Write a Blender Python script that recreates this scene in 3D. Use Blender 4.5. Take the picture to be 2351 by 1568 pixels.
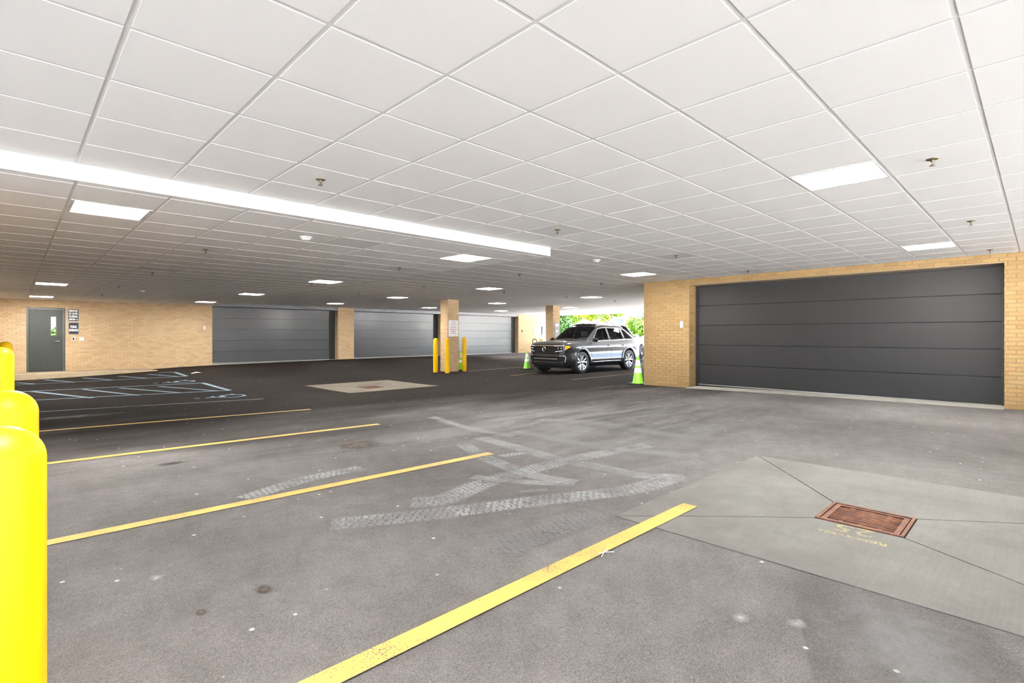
import bpy, bmesh, math, random
from mathutils import Vector, Matrix
random.seed(7)
for o in list(bpy.data.objects): bpy.data.objects.remove(o)
scene = bpy.context.scene
COL = scene.collection

# ------------------------------------------------------------------ camera
# world: x and y run along the ceiling grid, z up, origin on the floor under the camera
F, CX, CY, YAW, CAMZ = 1182.9, 1175.5, 768.7, .7996, 1.19        # photo pixels (2351 x 1568)
sY, cY = math.sin(YAW), math.cos(YAW)
cam_d = bpy.data.cameras.new('camera'); cam = bpy.data.objects.new('camera', cam_d); COL.objects.link(cam)
cam_d.sensor_width = 36; cam_d.lens = F / 2351 * 36
cam_d.shift_y = -(784 - CY) / 2351
cam_d.clip_start = .05; cam_d.clip_end = 500
cam.location = (0, 0, CAMZ)
cam.rotation_euler = (math.pi / 2, 0, math.atan2(sY, cY) - math.pi / 2)
scene.camera = cam

# ------------------------------------------------------------------ sky, sun, exposure
SUN_E = 195.0
world = bpy.data.worlds.new('sky'); scene.world = world; world.use_nodes = True
wn = world.node_tree; wn.nodes.clear()
w_out = wn.nodes.new('ShaderNodeOutputWorld'); w_bg = wn.nodes.new('ShaderNodeBackground'); w_sky = wn.nodes.new('ShaderNodeTexSky')
w_sky.sky_type = 'HOSEK_WILKIE'; w_sky.turbidity = 4.0; w_sky.ground_albedo = .4
sun_to = Vector((.30, -.48, .82)).normalized()                     # towards the sun
w_sky.sun_direction = sun_to
w_bg.inputs['Strength'].default_value = 15.0
wn.links.new(w_sky.outputs[0], w_bg.inputs[0]); wn.links.new(w_bg.outputs[0], w_out.inputs[0])
sun_d = bpy.data.lights.new('sun', 'SUN'); sun = bpy.data.objects.new('sun', sun_d); COL.objects.link(sun)
sun_d.energy = SUN_E; sun_d.angle = math.radians(.6); sun_d.color = (1, .985, .97)
sun.rotation_euler = sun_to.to_track_quat('Z', 'Y').to_euler(); sun.location = (0, 0, 30)
vs = scene.view_settings
vs.view_transform = 'Standard'; vs.look = 'None'; vs.gamma = 1; vs.exposure = 0.52; vs.use_curve_mapping = False
PANEL_L = 170.0                                                      # radiance of the lit ceiling panels

# ------------------------------------------------------------------ geometry of the place
HC = 2.502; HL = 2.374                     # main ceiling, dropped ceiling
XR = 11.45                                 # brick wall with the near garage door
YB = 23.5                                  # back wall
XG = 17.5                                  # depth of the near garage block
XE = 26.0                                  # east edge of the roof
XS, YS = 5.806, 5.143                      # corner of the dropped ceiling
XW, YN = -5.5, -5.5                        # west and south edge of the roof
def ss(a, b, t):
    t = min(1, max(0, (t - a) / (b - a))); return t * t * (3 - 2 * t)
def crom(tab, t):                          # smooth interpolation through (t, v) pairs
    if t <= tab[0][0]: return tab[0][1]
    if t >= tab[-1][0]: return tab[-1][1]
    for i in range(len(tab) - 1):
        t0, v0 = tab[i]; t1, v1 = tab[i + 1]
        if t <= t1:
            def sl(k):
                if k == 0 or k == len(tab) - 1:
                    return (v1 - v0) / (t1 - t0) if len(tab) == 2 else 0 if True else 0
                d0 = (tab[k][1] - tab[k-1][1]) / (tab[k][0] - tab[k-1][0]); d1 = (tab[k+1][1] - tab[k][1]) / (tab[k+1][0] - tab[k][0])
                return 0 if d0 * d1 <= 0 else 2 * d0 * d1 / (d0 + d1)
            h = t1 - t0; u = (t - t0) / h; m0 = sl(i) * h; m1 = sl(i + 1) * h
            return (2*u**3 - 3*u*u + 1) * v0 + (u**3 - 2*u*u + u) * m0 + (3*u*u - 2*u**3) * v1 + (u**3 - u*u) * m1
ZL_T = [(0, 0), (4, -.02), (6.6, -.04), (9.1, -.073), (11.8, -.114), (14.2, -.136), (16.9, -.16), (19.3, -.18), (22.2, -.24), (23.5, -.25)]
ZR_T = [(0, 0), (7, -.073), (12.4, -.192), (14, -.192), (15.3, -.18), (19, -.10), (23.5, 0)]
def floor_z(x, y):                         # asphalt falls towards the drains
    zr = crom(ZR_T, y) + (-.04 + .055 * ss(5, 12, x)) * ss(18, 23.5, y)
    return crom(ZL_T, y) + (zr - crom(ZL_T, y)) * ss(-.5, 6.5, x)
def ray(px, py):
    X = (px - CX) / F
    return Vector((X * sY + cY, -X * cY + sY, -(py - CY) / F))
def onz(px, py, z): d = ray(px, py); return d * ((z - CAMZ) / d.z) + Vector((0, 0, CAMZ))
def onx(px, py, x): d = ray(px, py); return d * (x / d.x) + Vector((0, 0, CAMZ))
def ony(px, py, y): d = ray(px, py); return d * (y / d.y) + Vector((0, 0, CAMZ))
def atZ(px, py, Z): return ray(px, py) * Z + Vector((0, 0, CAMZ))
def onf(px, py):
    z = 0
    for _ in range(40):
        q = onz(px, py, z); z = .5 * z + .5 * floor_z(q.x, q.y)
    return q
def proj(p):
    X = p[0] * sY - p[1] * cY; Z = p[0] * cY + p[1] * sY
    if Z < .05: return None
    return CX + F * X / Z, CY - F * (p[2] - CAMZ) / Z
def parea(pts):                            # size in the photo of a quad (0 when out of frame)
    q = [proj(p) for p in pts]
    if any(v is None for v in q): return 0
    if not any(0 <= v[0] <= 2351 and 0 <= v[1] <= 1568 for v in q): return 0
    return abs(sum(q[i][0] * q[(i+1) % len(q)][1] - q[(i+1) % len(q)][0] * q[i][1] for i in range(len(q)))) / 2

# ------------------------------------------------------------------ materials
def new_mat(name):
    m = bpy.data.materials.new(name); m.use_nodes = True
    nt = m.node_tree; b = nt.nodes['Principled BSDF']; return m, nt, b
def N(nt, t, **kw):
    n = nt.nodes.new(t)
    for k, v in kw.items():
        if k.startswith('i_'):
            key = k[2:]; key = int(key) if key.isdigit() else key.replace('_', ' ')
            n.inputs[key].default_value = v
        else: setattr(n, k, v)
    return n
def ramp(nt, fac, stops):
    r = N(nt, 'ShaderNodeValToRGB'); e = r.color_ramp.elements
    while len(e) < len(stops): e.new(.5)
    for k, (p, c) in enumerate(stops):
        e[k].position = p; e[k].color = (c[0], c[1], c[2], 1) if not isinstance(c, (int, float)) else (c, c, c, 1)
    nt.links.new(fac, r.inputs[0]); return r.outputs[0]
def mix(nt, fac, a, b, mode='MIX'):
    n = N(nt, 'ShaderNodeMix', data_type='RGBA', blend_type=mode)
    def put(i, v):
        if isinstance(v, (tuple, list)): n.inputs[i].default_value = (*v[:3], 1)
        elif isinstance(v, (int, float)): n.inputs[i].default_value = (v, v, v, 1) if i else v
        else: nt.links.new(v, n.inputs[i])
    if isinstance(fac, (int, float)): n.inputs[0].default_value = fac
    else: nt.links.new(fac, n.inputs[0])
    put(6, a); put(7, b); return n.outputs[2]
def math_(nt, op, a, b=None, clamp=False):
    n = N(nt, 'ShaderNodeMath', operation=op, use_clamp=clamp)
    for i, v in enumerate((a, b)):
        if v is None: continue
        if isinstance(v, (int, float)): n.inputs[i].default_value = v
        else: nt.links.new(v, n.inputs[i])
    return n.outputs[0]
def noise(nt, vec, scale, detail=3, rough=.5, dist=0):
    n = N(nt, 'ShaderNodeTexNoise'); n.inputs['Scale'].default_value = scale; n.inputs['Detail'].default_value = detail
    n.inputs['Roughness'].default_value = rough; n.inputs['Distortion'].default_value = dist
    if vec is not None: nt.links.new(vec, n.inputs['Vector'])
    return n.outputs['Fac']
def coords(nt, kind='Object'):
    return N(nt, 'ShaderNodeTexCoord').outputs[kind]
def gpos(nt): return N(nt, 'ShaderNodeNewGeometry').outputs['Position']
def mapped(nt, vec, scale=(1, 1, 1), loc=(0, 0, 0), rot=(0, 0, 0)):
    m = N(nt, 'ShaderNodeMapping'); m.inputs['Scale'].default_value = scale; m.inputs['Location'].default_value = loc; m.inputs['Rotation'].default_value = rot
    nt.links.new(vec, m.inputs[0]); return m.outputs[0]
def bump(nt, b, h, strength=.3, dist=.01):
    n = N(nt, 'ShaderNodeBump'); n.inputs['Strength'].default_value = strength; n.inputs['Distance'].default_value = dist
    nt.links.new(h, n.inputs['Height']); nt.links.new(n.outputs[0], b.inputs['Normal'])
def setp(b, rough=.5, metal=0, spec=.5, coat=0):
    b.inputs['Roughness'].default_value = rough; b.inputs['Metallic'].default_value = metal
    b.inputs['Specular IOR Level'].default_value = spec; b.inputs['Coat Weight'].default_value = coat
def simple(name, col, rough=.5, metal=0, spec=.5, coat=0, var=.08, vscale=6, bmp=0, bscale=80):
    m, nt, b = new_mat(name); setp(b, rough, metal, spec, coat)
    c = coords(nt)
    n = noise(nt, c, vscale, 4, .6)
    lo = tuple(max(0, v * (1 - var)) for v in col); hi = tuple(min(1, v * (1 + var)) for v in col)
    nt.links.new(ramp(nt, n, [(.3, lo), (.7, hi)]), b.inputs['Base Color'])
    if bmp: bump(nt, b, noise(nt, c, bscale, 2), bmp, .004)
    return m
M = {}
def asphalt():
    m, nt, b = new_mat('asphalt'); P = gpos(nt)
    sep = N(nt, 'ShaderNodeSeparateXYZ'); nt.links.new(P, sep.inputs[0])
    x, y = sep.outputs[0], sep.outputs[1]
    # dusty weathered grey near the open side, dark sealed asphalt farther in; edge broken up by drift
    big = noise(nt, P, .45, 4, .55); drift = noise(nt, mapped(nt, P, (.25, .9, 1)), 1.0, 5, .6)
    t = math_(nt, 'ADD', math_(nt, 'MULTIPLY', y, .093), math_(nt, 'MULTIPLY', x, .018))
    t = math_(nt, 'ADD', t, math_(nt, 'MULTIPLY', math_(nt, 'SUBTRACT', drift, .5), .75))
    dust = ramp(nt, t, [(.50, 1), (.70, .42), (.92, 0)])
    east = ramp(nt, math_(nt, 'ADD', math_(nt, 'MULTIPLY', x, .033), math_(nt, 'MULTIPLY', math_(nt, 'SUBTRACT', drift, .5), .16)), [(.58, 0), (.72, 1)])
    dust = math_(nt, 'MAXIMUM', dust, east)                      # weathering plus painted-in daylight: asphalt paler towards the far opening
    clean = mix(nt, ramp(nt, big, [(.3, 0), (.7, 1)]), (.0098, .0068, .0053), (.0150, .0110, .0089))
    grey = mix(nt, ramp(nt, noise(nt, P, .9, 5, .6), [(.3, 0), (.7, 1)]), (.075, .0695, .0665), (.116, .109, .1055))
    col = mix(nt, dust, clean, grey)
    # chalky dust swept by tyres in the middle of the aisle
    st = noise(nt, mapped(nt, P, (.55, 2.2, 1), rot=(0, 0, -.35)), 1.3, 5, .65)
    dx = math_(nt, 'MULTIPLY', math_(nt, 'SUBTRACT', x, 6.3), .30); dy = math_(nt, 'MULTIPLY', math_(nt, 'SUBTRACT', y, 4.0), .42)
    r2 = math_(nt, 'ADD', math_(nt, 'MULTIPLY', dx, dx), math_(nt, 'MULTIPLY', dy, dy))
    spot = math_(nt, 'MULTIPLY', ramp(nt, r2, [(0, 1), (1, 0)]), ramp(nt, st, [(.40, 0), (.62, .75)]))
    col = mix(nt, spot, col, (.150, .148, .146))
    # aggregate
    vo = N(nt, 'ShaderNodeTexVoronoi'); vo.inputs['Scale'].default_value = 150; nt.links.new(P, vo.inputs['Vector'])
    g = N(nt, 'ShaderNodeSeparateColor'); nt.links.new(vo.outputs['Color'], g.inputs[0])
    fine = noise(nt, P, 190, 4, .75); grain = noise(nt, P, 70, 3, .7)
    col = mix(nt, .5, col, ramp(nt, vo.outputs['Distance'], [(.1, 1.25), (.55, .62)]), 'MULTIPLY')
    col = mix(nt, .45, col, ramp(nt, g.outputs[0], [(0, .75), (.5, 1.0), (1, 1.25)]), 'MULTIPLY')
    col = mix(nt, .75, col, ramp(nt, fine, [(.32, .5), (.5, 1.0), (.68, 1.5)]), 'MULTIPLY')
    col = mix(nt, .5, col, ramp(nt, grain, [(.28, .35), (.40, 1.0), (.7, 1.12)]), 'MULTIPLY')
    mid = noise(nt, P, 7, 4, .6); col = mix(nt, .5, col, ramp(nt, mid, [(.3, .78), (.7, 1.2)]), 'MULTIPLY')
    # pale grit and crumbs
    v2 = N(nt, 'ShaderNodeTexVoronoi'); v2.inputs['Scale'].default_value = 7.5; nt.links.new(P, v2.inputs['Vector'])
    gs = N(nt, 'ShaderNodeSeparateColor'); nt.links.new(v2.outputs['Color'], gs.inputs[0])
    crumb = math_(nt, 'MULTIPLY', ramp(nt, v2.outputs['Distance'], [(.05, 1), (.10, 0)]), ramp(nt, gs.outputs[1], [(.62, 0), (.66, 1)]))
    col = mix(nt, math_(nt, 'MULTIPLY', crumb, .6), col, (.5, .47, .43))
    nt.links.new(col, b.inputs['Base Color'])
    setp(b, .95, 0, .06)
    bump(nt, b, math_(nt, 'SUBTRACT', math_(nt, 'ADD', fine, grain), vo.outputs['Distance']), .6, .004)
    return m
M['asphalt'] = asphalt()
def concrete(name, c0, c1, scale=1.0, bscale=60):
    m, nt, b = new_mat(name); P = gpos(nt)
    a = noise(nt, P, 1.6 * scale, 6, .65); brush = noise(nt, mapped(nt, P, (3, 70, 3)), 1, 3, .6); f = noise(nt, P, 130, 2, .6)
    col = mix(nt, ramp(nt, a, [(.32, 0), (.68, 1)]), c0, c1)
    blot = noise(nt, P, 4.5, 6, .75); col = mix(nt, .55, col, ramp(nt, blot, [(.3, (.80, .77, .70)), (.7, (1.14, 1.13, 1.12))]), 'MULTIPLY')
    col = mix(nt, .35, col, ramp(nt, brush, [(.3, .8), (.7, 1.15)]), 'MULTIPLY')
    col = mix(nt, .4, col, ramp(nt, f, [(.3, .75), (.7, 1.2)]), 'MULTIPLY')
    sp = ramp(nt, noise(nt, P, 5, 5, .75), [(.33, 1), (.40, 0)]); col = mix(nt, math_(nt, 'MULTIPLY', sp, .25), col, (.12, .1, .08))
    nt.links.new(col, b.inputs['Base Color']); setp(b, .85, 0, .3); bump(nt, b, math_(nt, 'ADD', brush, f), .25, .003)
    return m
M['slab'] = concrete('slab_concrete', (.060, .0585, .0545), (.088, .0865, .0815))
M['slab_far'] = concrete('slab_concrete_tan', (.086, .071, .049), (.124, .104, .073))
M['curb'] = concrete('curb_concrete', (.30, .235, .15), (.37, .295, .20))
M['walk'] = concrete('walk_concrete', (.19, .142, .095), (.245, .19, .128))
M['apron'] = concrete('apron_concrete', (.19, .185, .165), (.27, .26, .235))
M['outside'] = concrete('outside_pavement', (.50, .50, .50), (.62, .615, .61), .3)
M['joint'] = simple('joint_dirt', (.062, .049, .034), .95, var=.4, vscale=25)
def brickmat(name, k=(1, 1, 1)):
    m, nt, b = new_mat(name)
    oi = N(nt, 'ShaderNodeObjectInfo'); at = N(nt, 'ShaderNodeAttribute', attribute_name='bv')
    r = math_(nt, 'FRACT', math_(nt, 'ADD', oi.outputs['Random'], at.outputs['Fac']))
    c = ramp(nt, r, [(p, tuple(a * q for a, q in zip(v, k))) for p, v in [(0, (.49, .32, .160)), (.35, (.56, .375, .195)), (.7, (.60, .41, .22)), (1, (.55, .345, .168))]])
    P = gpos(nt); n = noise(nt, P, 60, 4, .7)
    c = mix(nt, .3, c, ramp(nt, n, [(.3, .8), (.7, 1.15)]), 'MULTIPLY')
    c = mix(nt, .35, c, ramp(nt, noise(nt, P, .8, 3), [(.3, .88), (.7, 1.1)]), 'MULTIPLY')
    nt.links.new(c, b.inputs['Base Color']); setp(b, .85, 0, .3); bump(nt, b, n, .3, .003); return m
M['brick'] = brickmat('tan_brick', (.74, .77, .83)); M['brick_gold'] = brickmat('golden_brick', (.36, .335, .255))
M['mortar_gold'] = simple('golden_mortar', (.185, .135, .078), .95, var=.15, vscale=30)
M['mortar'] = simple('mortar', (.30, .235, .165), .95, var=.15, vscale=30)
def tile(name, k):
    m, nt, b = new_mat(name); P = gpos(nt)
    oi = N(nt, 'ShaderNodeObjectInfo'); at = N(nt, 'ShaderNodeAttribute', attribute_name='bv')
    r = math_(nt, 'FRACT', math_(nt, 'ADD', oi.outputs['Random'], at.outputs['Fac']))
    v = math_(nt, 'ADD', k - .008, math_(nt, 'MULTIPLY', r, .016))
    c = N(nt, 'ShaderNodeCombineColor')
    for i, kk in enumerate((1.0, .99, .985)): nt.links.new(math_(nt, 'MULTIPLY', v, kk), c.inputs[i])
    f = noise(nt, P, 220, 2, .6)
    nt.links.new(mix(nt, .10, c.outputs[0], ramp(nt, f, [(.3, .8), (.7, 1.15)]), 'MULTIPLY'), b.inputs['Base Color'])
    setp(b, .9, 0, .25); bump(nt, b, f, .12, .002); return m
M['tile'] = tile('ceiling_tile_white', .92); M['tile_grey'] = tile('ceiling_tile_greyed', .76)
M['tbar'] = simple('grid_enamel', (.75, .74, .73), .5, var=.02)
M['white_paint'] = simple('white_trim_paint', (.66, .66, .645), .45, var=.015, vscale=2)
M['soffit'] = simple('soffit_white', (.8, .8, .79), .6, var=.02)
M['stucco'] = simple('upper_wall_stucco', (.55, .5, .42), .9)
def doormat(name, col, rough):
    m, nt, b = new_mat(name); P = gpos(nt)
    f = noise(nt, P, 160, 2, .7); st = noise(nt, mapped(nt, P, (2.2, 2.2, .25)), 1.4, 4, .6)
    c = mix(nt, 1, col, ramp(nt, f, [(.3, .72), (.7, 1.35)]), 'MULTIPLY')
    c = mix(nt, .6, c, ramp(nt, st, [(.3, .82), (.7, 1.2)]), 'MULTIPLY')
    v2 = N(nt, 'ShaderNodeTexVoronoi'); v2.inputs['Scale'].default_value = 5; nt.links.new(P, v2.inputs['Vector'])
    sc = ramp(nt, v2.outputs['Distance'], [(.015, 1), (.03, 0)]); c = mix(nt, math_(nt, 'MULTIPLY', sc, .35), c, (.4, .4, .4))
    nt.links.new(c, b.inputs['Base Color']); setp(b, rough, 0, .4 if rough > .4 else .7); bump(nt, b, f, .2, .002); return m
M['gdoor'] = doormat('charcoal_steel', (.0052, .0048, .0051), .6)
M['gdoor_far'] = doormat('slate_steel', (.025, .0255, .029), .36)
M['lintel'] = simple('lintel_steel', (.08, .08, .09), .4, .3, var=.15)
M['black'] = simple('black_rubber', (.008, .008, .008), .7)
M['steel_door'] = doormat('grey_green_steel', (.024, .027, .0225), .5)
M['frame_steel'] = simple('door_frame_steel', (.045, .049, .042), .42, var=.1)
M['blue_door'] = simple('pale_blue_door_paint', (.15, .185, .25), .4)
M['chrome'] = simple('chrome', (.7, .7, .7), .18, 1, var=.03)
M['satin'] = simple('satin_metal', (.45, .45, .45), .35, .9)
M['brass'] = simple('aged_brass', (.075, .058, .034), .5, .6, var=.3)
def glassmat(name, tint=(.8, .85, .85), rough=.02, opacity=.25, base=(.02, .02, .02)):
    m, nt, b = new_mat(name); nt.nodes.remove(b); out = nt.nodes['Material Output']
    tr = N(nt, 'ShaderNodeBsdfTransparent'); tr.inputs[0].default_value = (*tint, 1)
    gl = N(nt, 'ShaderNodeBsdfPrincipled'); gl.inputs['Base Color'].default_value = (*base, 1); gl.inputs['Roughness'].default_value = rough
    lw = N(nt, 'ShaderNodeFresnel'); lw.inputs['IOR'].default_value = 1.5
    fac = math_(nt, 'ADD', math_(nt, 'MULTIPLY', lw.outputs[0], 1 - opacity), opacity, True)
    mx = N(nt, 'ShaderNodeMixShader'); nt.links.new(fac, mx.inputs[0]); nt.links.new(tr.outputs[0], mx.inputs[1]); nt.links.new(gl.outputs[0], mx.inputs[2])
    nt.links.new(mx.outputs[0], out.inputs[0]); return m
M['glass'] = glassmat('window_glass', (.75, .8, .8), .02, .3)
M['car_glass'] = glassmat('car_glass', (.86, .90, .88), .02, .05, (.02, .02, .02))
M['mirror_glass'] = simple('reflective_lite', (.75, .8, .75), .06, 1, var=.03)
def yellow():
    m, nt, b = new_mat('bollard_yellow'); P = gpos(nt); n = noise(nt, P, 3, 4, .6)
    c = ramp(nt, n, [(.3, (.54, .310, .0)), (.7, (.58, .340, .001))])
    v = N(nt, 'ShaderNodeTexVoronoi'); v.inputs['Scale'].default_value = 9; nt.links.new(P, v.inputs['Vector'])
    c = mix(nt, math_(nt, 'MULTIPLY', ramp(nt, v.outputs['Distance'], [(.03, 1), (.06, 0)]), .3), c, (.25, .18, .1))
    nt.links.new(c, b.inputs['Base Color']); setp(b, .45, 0, .14); return m
M['yellow'] = yellow()
def paint(name, c0, under, wear):
    m, nt, b = new_mat(name); P = gpos(nt)
    n = noise(nt, P, 130, 4, .7); w = noise(nt, P, 3.2, 5, .7)
    k = math_(nt, 'ADD', n, math_(nt, 'MULTIPLY', math_(nt, 'SUBTRACT', w, .5), .5))
    fac = ramp(nt, k, [(wear, 0), (wear + .06, 1)])
    tone = mix(nt, ramp(nt, w, [(.3, 0), (.7, 1)]), tuple(v * .86 for v in c0), tuple(min(1, v * 1.1) for v in c0))
    nt.links.new(mix(nt, fac, under, tone), b.inputs['Base Color']); setp(b, .75, 0, .3); bump(nt, b, n, .3, .003); return m
M['yline'] = paint('yellow_line_paint', (.345, .222, .048), (.075, .065, .055), .36)
M['ytext'] = paint('worn_yellow_stencil', (.27, .20, .045), (.075, .073, .068), .48)
M['yworn'] = paint('worn_yellow_line', (.14, .09, .035), (.014, .011, .009), .47)
M['bline'] = paint('blue_line_paint', (.105, .165, .205), (.016, .014, .013), .36)
M['wline'] = paint('pale_line_paint', (.085, .095, .095), (.018, .016, .014), .42)
def rust():
    m, nt, b = new_mat('rusty_iron'); P = gpos(nt); n = noise(nt, P, 14, 6, .7)
    nt.links.new(ramp(nt, n, [(.3, (.030, .010, .006)), (.5, (.070, .024, .010)), (.68, (.125, .050, .015)), (.8, (.20, .12, .06))]), b.inputs['Base Color'])
    setp(b, .75, .2, .4); bump(nt, b, n, .4, .004); return m
M['rust'] = rust()
M['pit'] = simple('drain_pit', (.02, .013, .01), .9)
def emis(name, col, s):
    m, nt, b = new_mat(name); nt.nodes.remove(b); e = N(nt, 'ShaderNodeEmission'); e.inputs[0].default_value = (*col, 1)
    c = coords(nt); wv = N(nt, 'ShaderNodeTexWave', wave_type='BANDS'); wv.bands_direction = 'Y'; wv.inputs['Scale'].default_value = 1.1; nt.links.new(c, wv.inputs[0])
    nt.links.new(math_(nt, 'ADD', s * .8, math_(nt, 'MULTIPLY', wv.outputs['Fac'], s * .4)), e.inputs[1])
    nt.links.new(e.outputs[0], nt.nodes['Material Output'].inputs[0]); return m
M['panel'] = emis('lit_diffuser', (1, .98, .955), PANEL_L)
M['sign_black'] = simple('sign_black', (.007, .0066, .0066), .6)
M['sign_grey'] = simple('sign_grey', (.22, .22, .23), .5)
M['sign_white'] = simple('sign_white', (.8, .78, .76), .45)
M['lettering'] = simple('white_lettering', (.85, .84, .82), .5)
M['red_print'] = simple('red_print', (.35, .08, .08), .5)
M['grey_print'] = simple('grey_print', (.30, .29, .29), .5)
M['plastic'] = simple('white_plastic', (.8, .8, .78), .4)
M['plastic_grey'] = simple('grey_plastic', (.45, .44, .42), .45)
M['lime'] = simple('lime_plastic', (.15, .48, .006), .45, var=.06)
M['reflect'] = simple('reflective_collar', (.85, .86, .85), .35)
M['paper'] = simple('paper_scrap', (.8, .74, .66), .8)
M['dark_stain'] = None
# ------------------------------------------------------------------ builders
class MB:
    def __init__(s): s.v = []; s.f = []; s.bv = []; s.uv = None
    def add(s, vs, fs, val=0):
        o = len(s.v); s.v += [tuple(p) for p in vs]; s.f += [tuple(i + o for i in f) for f in fs]; s.bv += [val] * len(fs); return s
    def box(s, a, b, val=0):
        x0, y0, z0 = a; x1, y1, z1 = b
        return s.add([(x0,y0,z0),(x1,y0,z0),(x1,y1,z0),(x0,y1,z0),(x0,y0,z1),(x1,y0,z1),(x1,y1,z1),(x0,y1,z1)],
                     [(0,3,2,1),(4,5,6,7),(0,1,5,4),(1,2,6,5),(2,3,7,6),(3,0,4,7)], val)
    def lathe(s, prof, n=24, c=(0, 0, 0), axis='z', cap=True):       # prof: (r, h)
        vs = []; fs = []
        for r, h in prof:
            for k in range(n):
                a = 2 * math.pi * k / n; p = (r * math.cos(a), r * math.sin(a), h)
                if axis == 'y': p = (p[0], p[2], p[1])
                if axis == 'x': p = (p[2], p[0], p[1])
                vs.append((p[0] + c[0], p[1] + c[1], p[2] + c[2]))
        for i in range(len(prof) - 1):
            for k in range(n):
                q = (i*n + k, i*n + (k+1) % n, (i+1)*n + (k+1) % n, (i+1)*n + k)
                fs.append(q if axis != 'y' else q[::-1])
        if cap:
            fs.append(tuple(range(n))[::-1]); fs.append(tuple(range((len(prof)-1)*n, len(prof)*n)))
        return s.add(vs, fs)
    def tube(s, pts, r, n=8, closed=False, cap=True):
        P = [Vector(p) for p in pts]; m = len(P); vs = []; fs = []; up = Vector((0, 0, 1)); prev = None
        for i, p in enumerate(P):
            a = P[i-1] if i or closed else p; b = P[(i+1) % m] if i < m-1 or closed else p
            t = (b - a).normalized()
            u = prev - t * prev.dot(t) if prev is not None else (up if abs(t.z) < .9 else Vector((1, 0, 0))) - t * (up if abs(t.z) < .9 else Vector((1, 0, 0))).dot(t)
            u.normalize(); prev = u; w = t.cross(u)
            rr = r[i] if isinstance(r, (list, tuple)) else r
            for k in range(n):
                g = 2 * math.pi * k / n; vs.append(p + u * rr * math.cos(g) + w * rr * math.sin(g))
        for i in range(m if closed else m - 1):
            for k in range(n): fs.append((i*n + k, i*n + (k+1) % n, ((i+1) % m)*n + (k+1) % n, ((i+1) % m)*n + k))
        if cap and not closed: fs.append(tuple(range(n))[::-1]); fs.append(tuple(range((m-1)*n, m*n)))
        return s.add(vs, fs)
    def build(s, name, mat, parent=None, smooth=False, loc=None, bevel=0):
        me = bpy.data.meshes.new(name); me.from_pydata(s.v, [], s.f)
        if any(s.bv):
            at = me.attributes.new('bv', 'FLOAT', 'FACE'); at.data.foreach_set('value', s.bv)
        me.materials.append(M[mat] if isinstance(mat, str) else mat)
        if bevel:
            bm = bmesh.new(); bm.from_mesh(me); bmesh.ops.bevel(bm, geom=bm.edges[:], offset=bevel, segments=2, affect='EDGES', profile=.6); bm.to_mesh(me); bm.free()
        if smooth: me.polygons.foreach_set('use_smooth', [True] * len(me.polygons))
        me.update()
        return link(name, me, parent, loc)
def link(name, me, parent=None, loc=None):
    o = bpy.data.objects.new(name, me); COL.objects.link(o)
    if parent is not None: o.parent = parent
    if loc is not None: o.location = loc
    return o
def sharp(o, deg=35):
    me = o.data
    me.polygons.foreach_set('use_smooth', [True] * len(me.polygons))
    try: me.set_sharp_from_angle(angle=math.radians(deg))
    except Exception: pass
    return o
def tag(o, label=None, cat=None, group=None, kind=None):
    if label: o['label'] = label
    if cat: o['category'] = cat
    if group: o['group'] = group
    if kind: o['kind'] = kind
    return o
def thing(name, label, cat, loc=(0, 0, 0), rz=0, group=None, kind=None):
    o = bpy.data.objects.new(name, None); COL.objects.link(o); o.location = loc; o.rotation_euler = (0, 0, rz); o.empty_display_size = .1
    return tag(o, label, cat, group, kind)
def children(o): return [c for c in bpy.data.objects if c.parent == o]
def copy_tree(root, loc, rz=None, label=None, group=None):
    r = root.copy(); COL.objects.link(r); r.location = loc
    if rz is not None: r.rotation_euler = (0, 0, rz)
    if label: r['label'] = label
    if group: r['group'] = group
    for ch in list(root.children):
        c = ch.copy(); COL.objects.link(c); c.parent = r
        for g in list(ch.children):
            d = g.copy(); COL.objects.link(d); d.parent = c
    return r
def text_mb(txt, h, width=None, bold=.0):
    cu = bpy.data.curves.new('t', 'FONT'); cu.body = txt; cu.size = h / .72; cu.align_x = 'CENTER'; cu.offset = bold; cu.resolution_u = 3
    o = bpy.data.objects.new('t', cu); COL.objects.link(o); dg = bpy.context.evaluated_depsgraph_get()
    me = bpy.data.meshes.new_from_object(o.evaluated_get(dg)); v = [tuple(p.co) for p in me.vertices]; f = [tuple(p.vertices) for p in me.polygons]
    bpy.data.objects.remove(o); bpy.data.curves.remove(cu); bpy.data.meshes.remove(me)
    xs = [p[0] for p in v]; w = max(xs) - min(xs); k = (width / w) if width else 1; cx = (max(xs) + min(xs)) / 2
    return [((p[0] - cx) * k, p[1]) for p in v], f
def strip(pts, width, off=.004, seg=.2):                             # flat band draped on the floor: verts, faces, uvs (metres)
    P = []; L = 0
    for i in range(len(pts) - 1):
        a = Vector((*pts[i][:2], 0)); b = Vector((*pts[i+1][:2], 0)); n = max(1, int((b - a).length / seg))
        for k in range(n): P.append(a.lerp(b, k / n))
    P.append(Vector((*pts[-1][:2], 0)))
    vs = []; fs = []; uv = []; s = 0
    for i, p in enumerate(P):
        t = (P[min(i+1, len(P)-1)] - P[max(i-1, 0)]).normalized(); q = Vector((-t.y, t.x, 0)) * width / 2
        if i: s += (p - P[i-1]).length
        for k in (-1, 1):
            w = p + q * k; vs.append((w.x, w.y, floor_z(w.x, w.y) + off)); uv.append((s, .5 + k * .5))
        if i: fs.append((2*i-2, 2*i, 2*i+1, 2*i-1)[::-1])
    return vs, fs, uv

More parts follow.
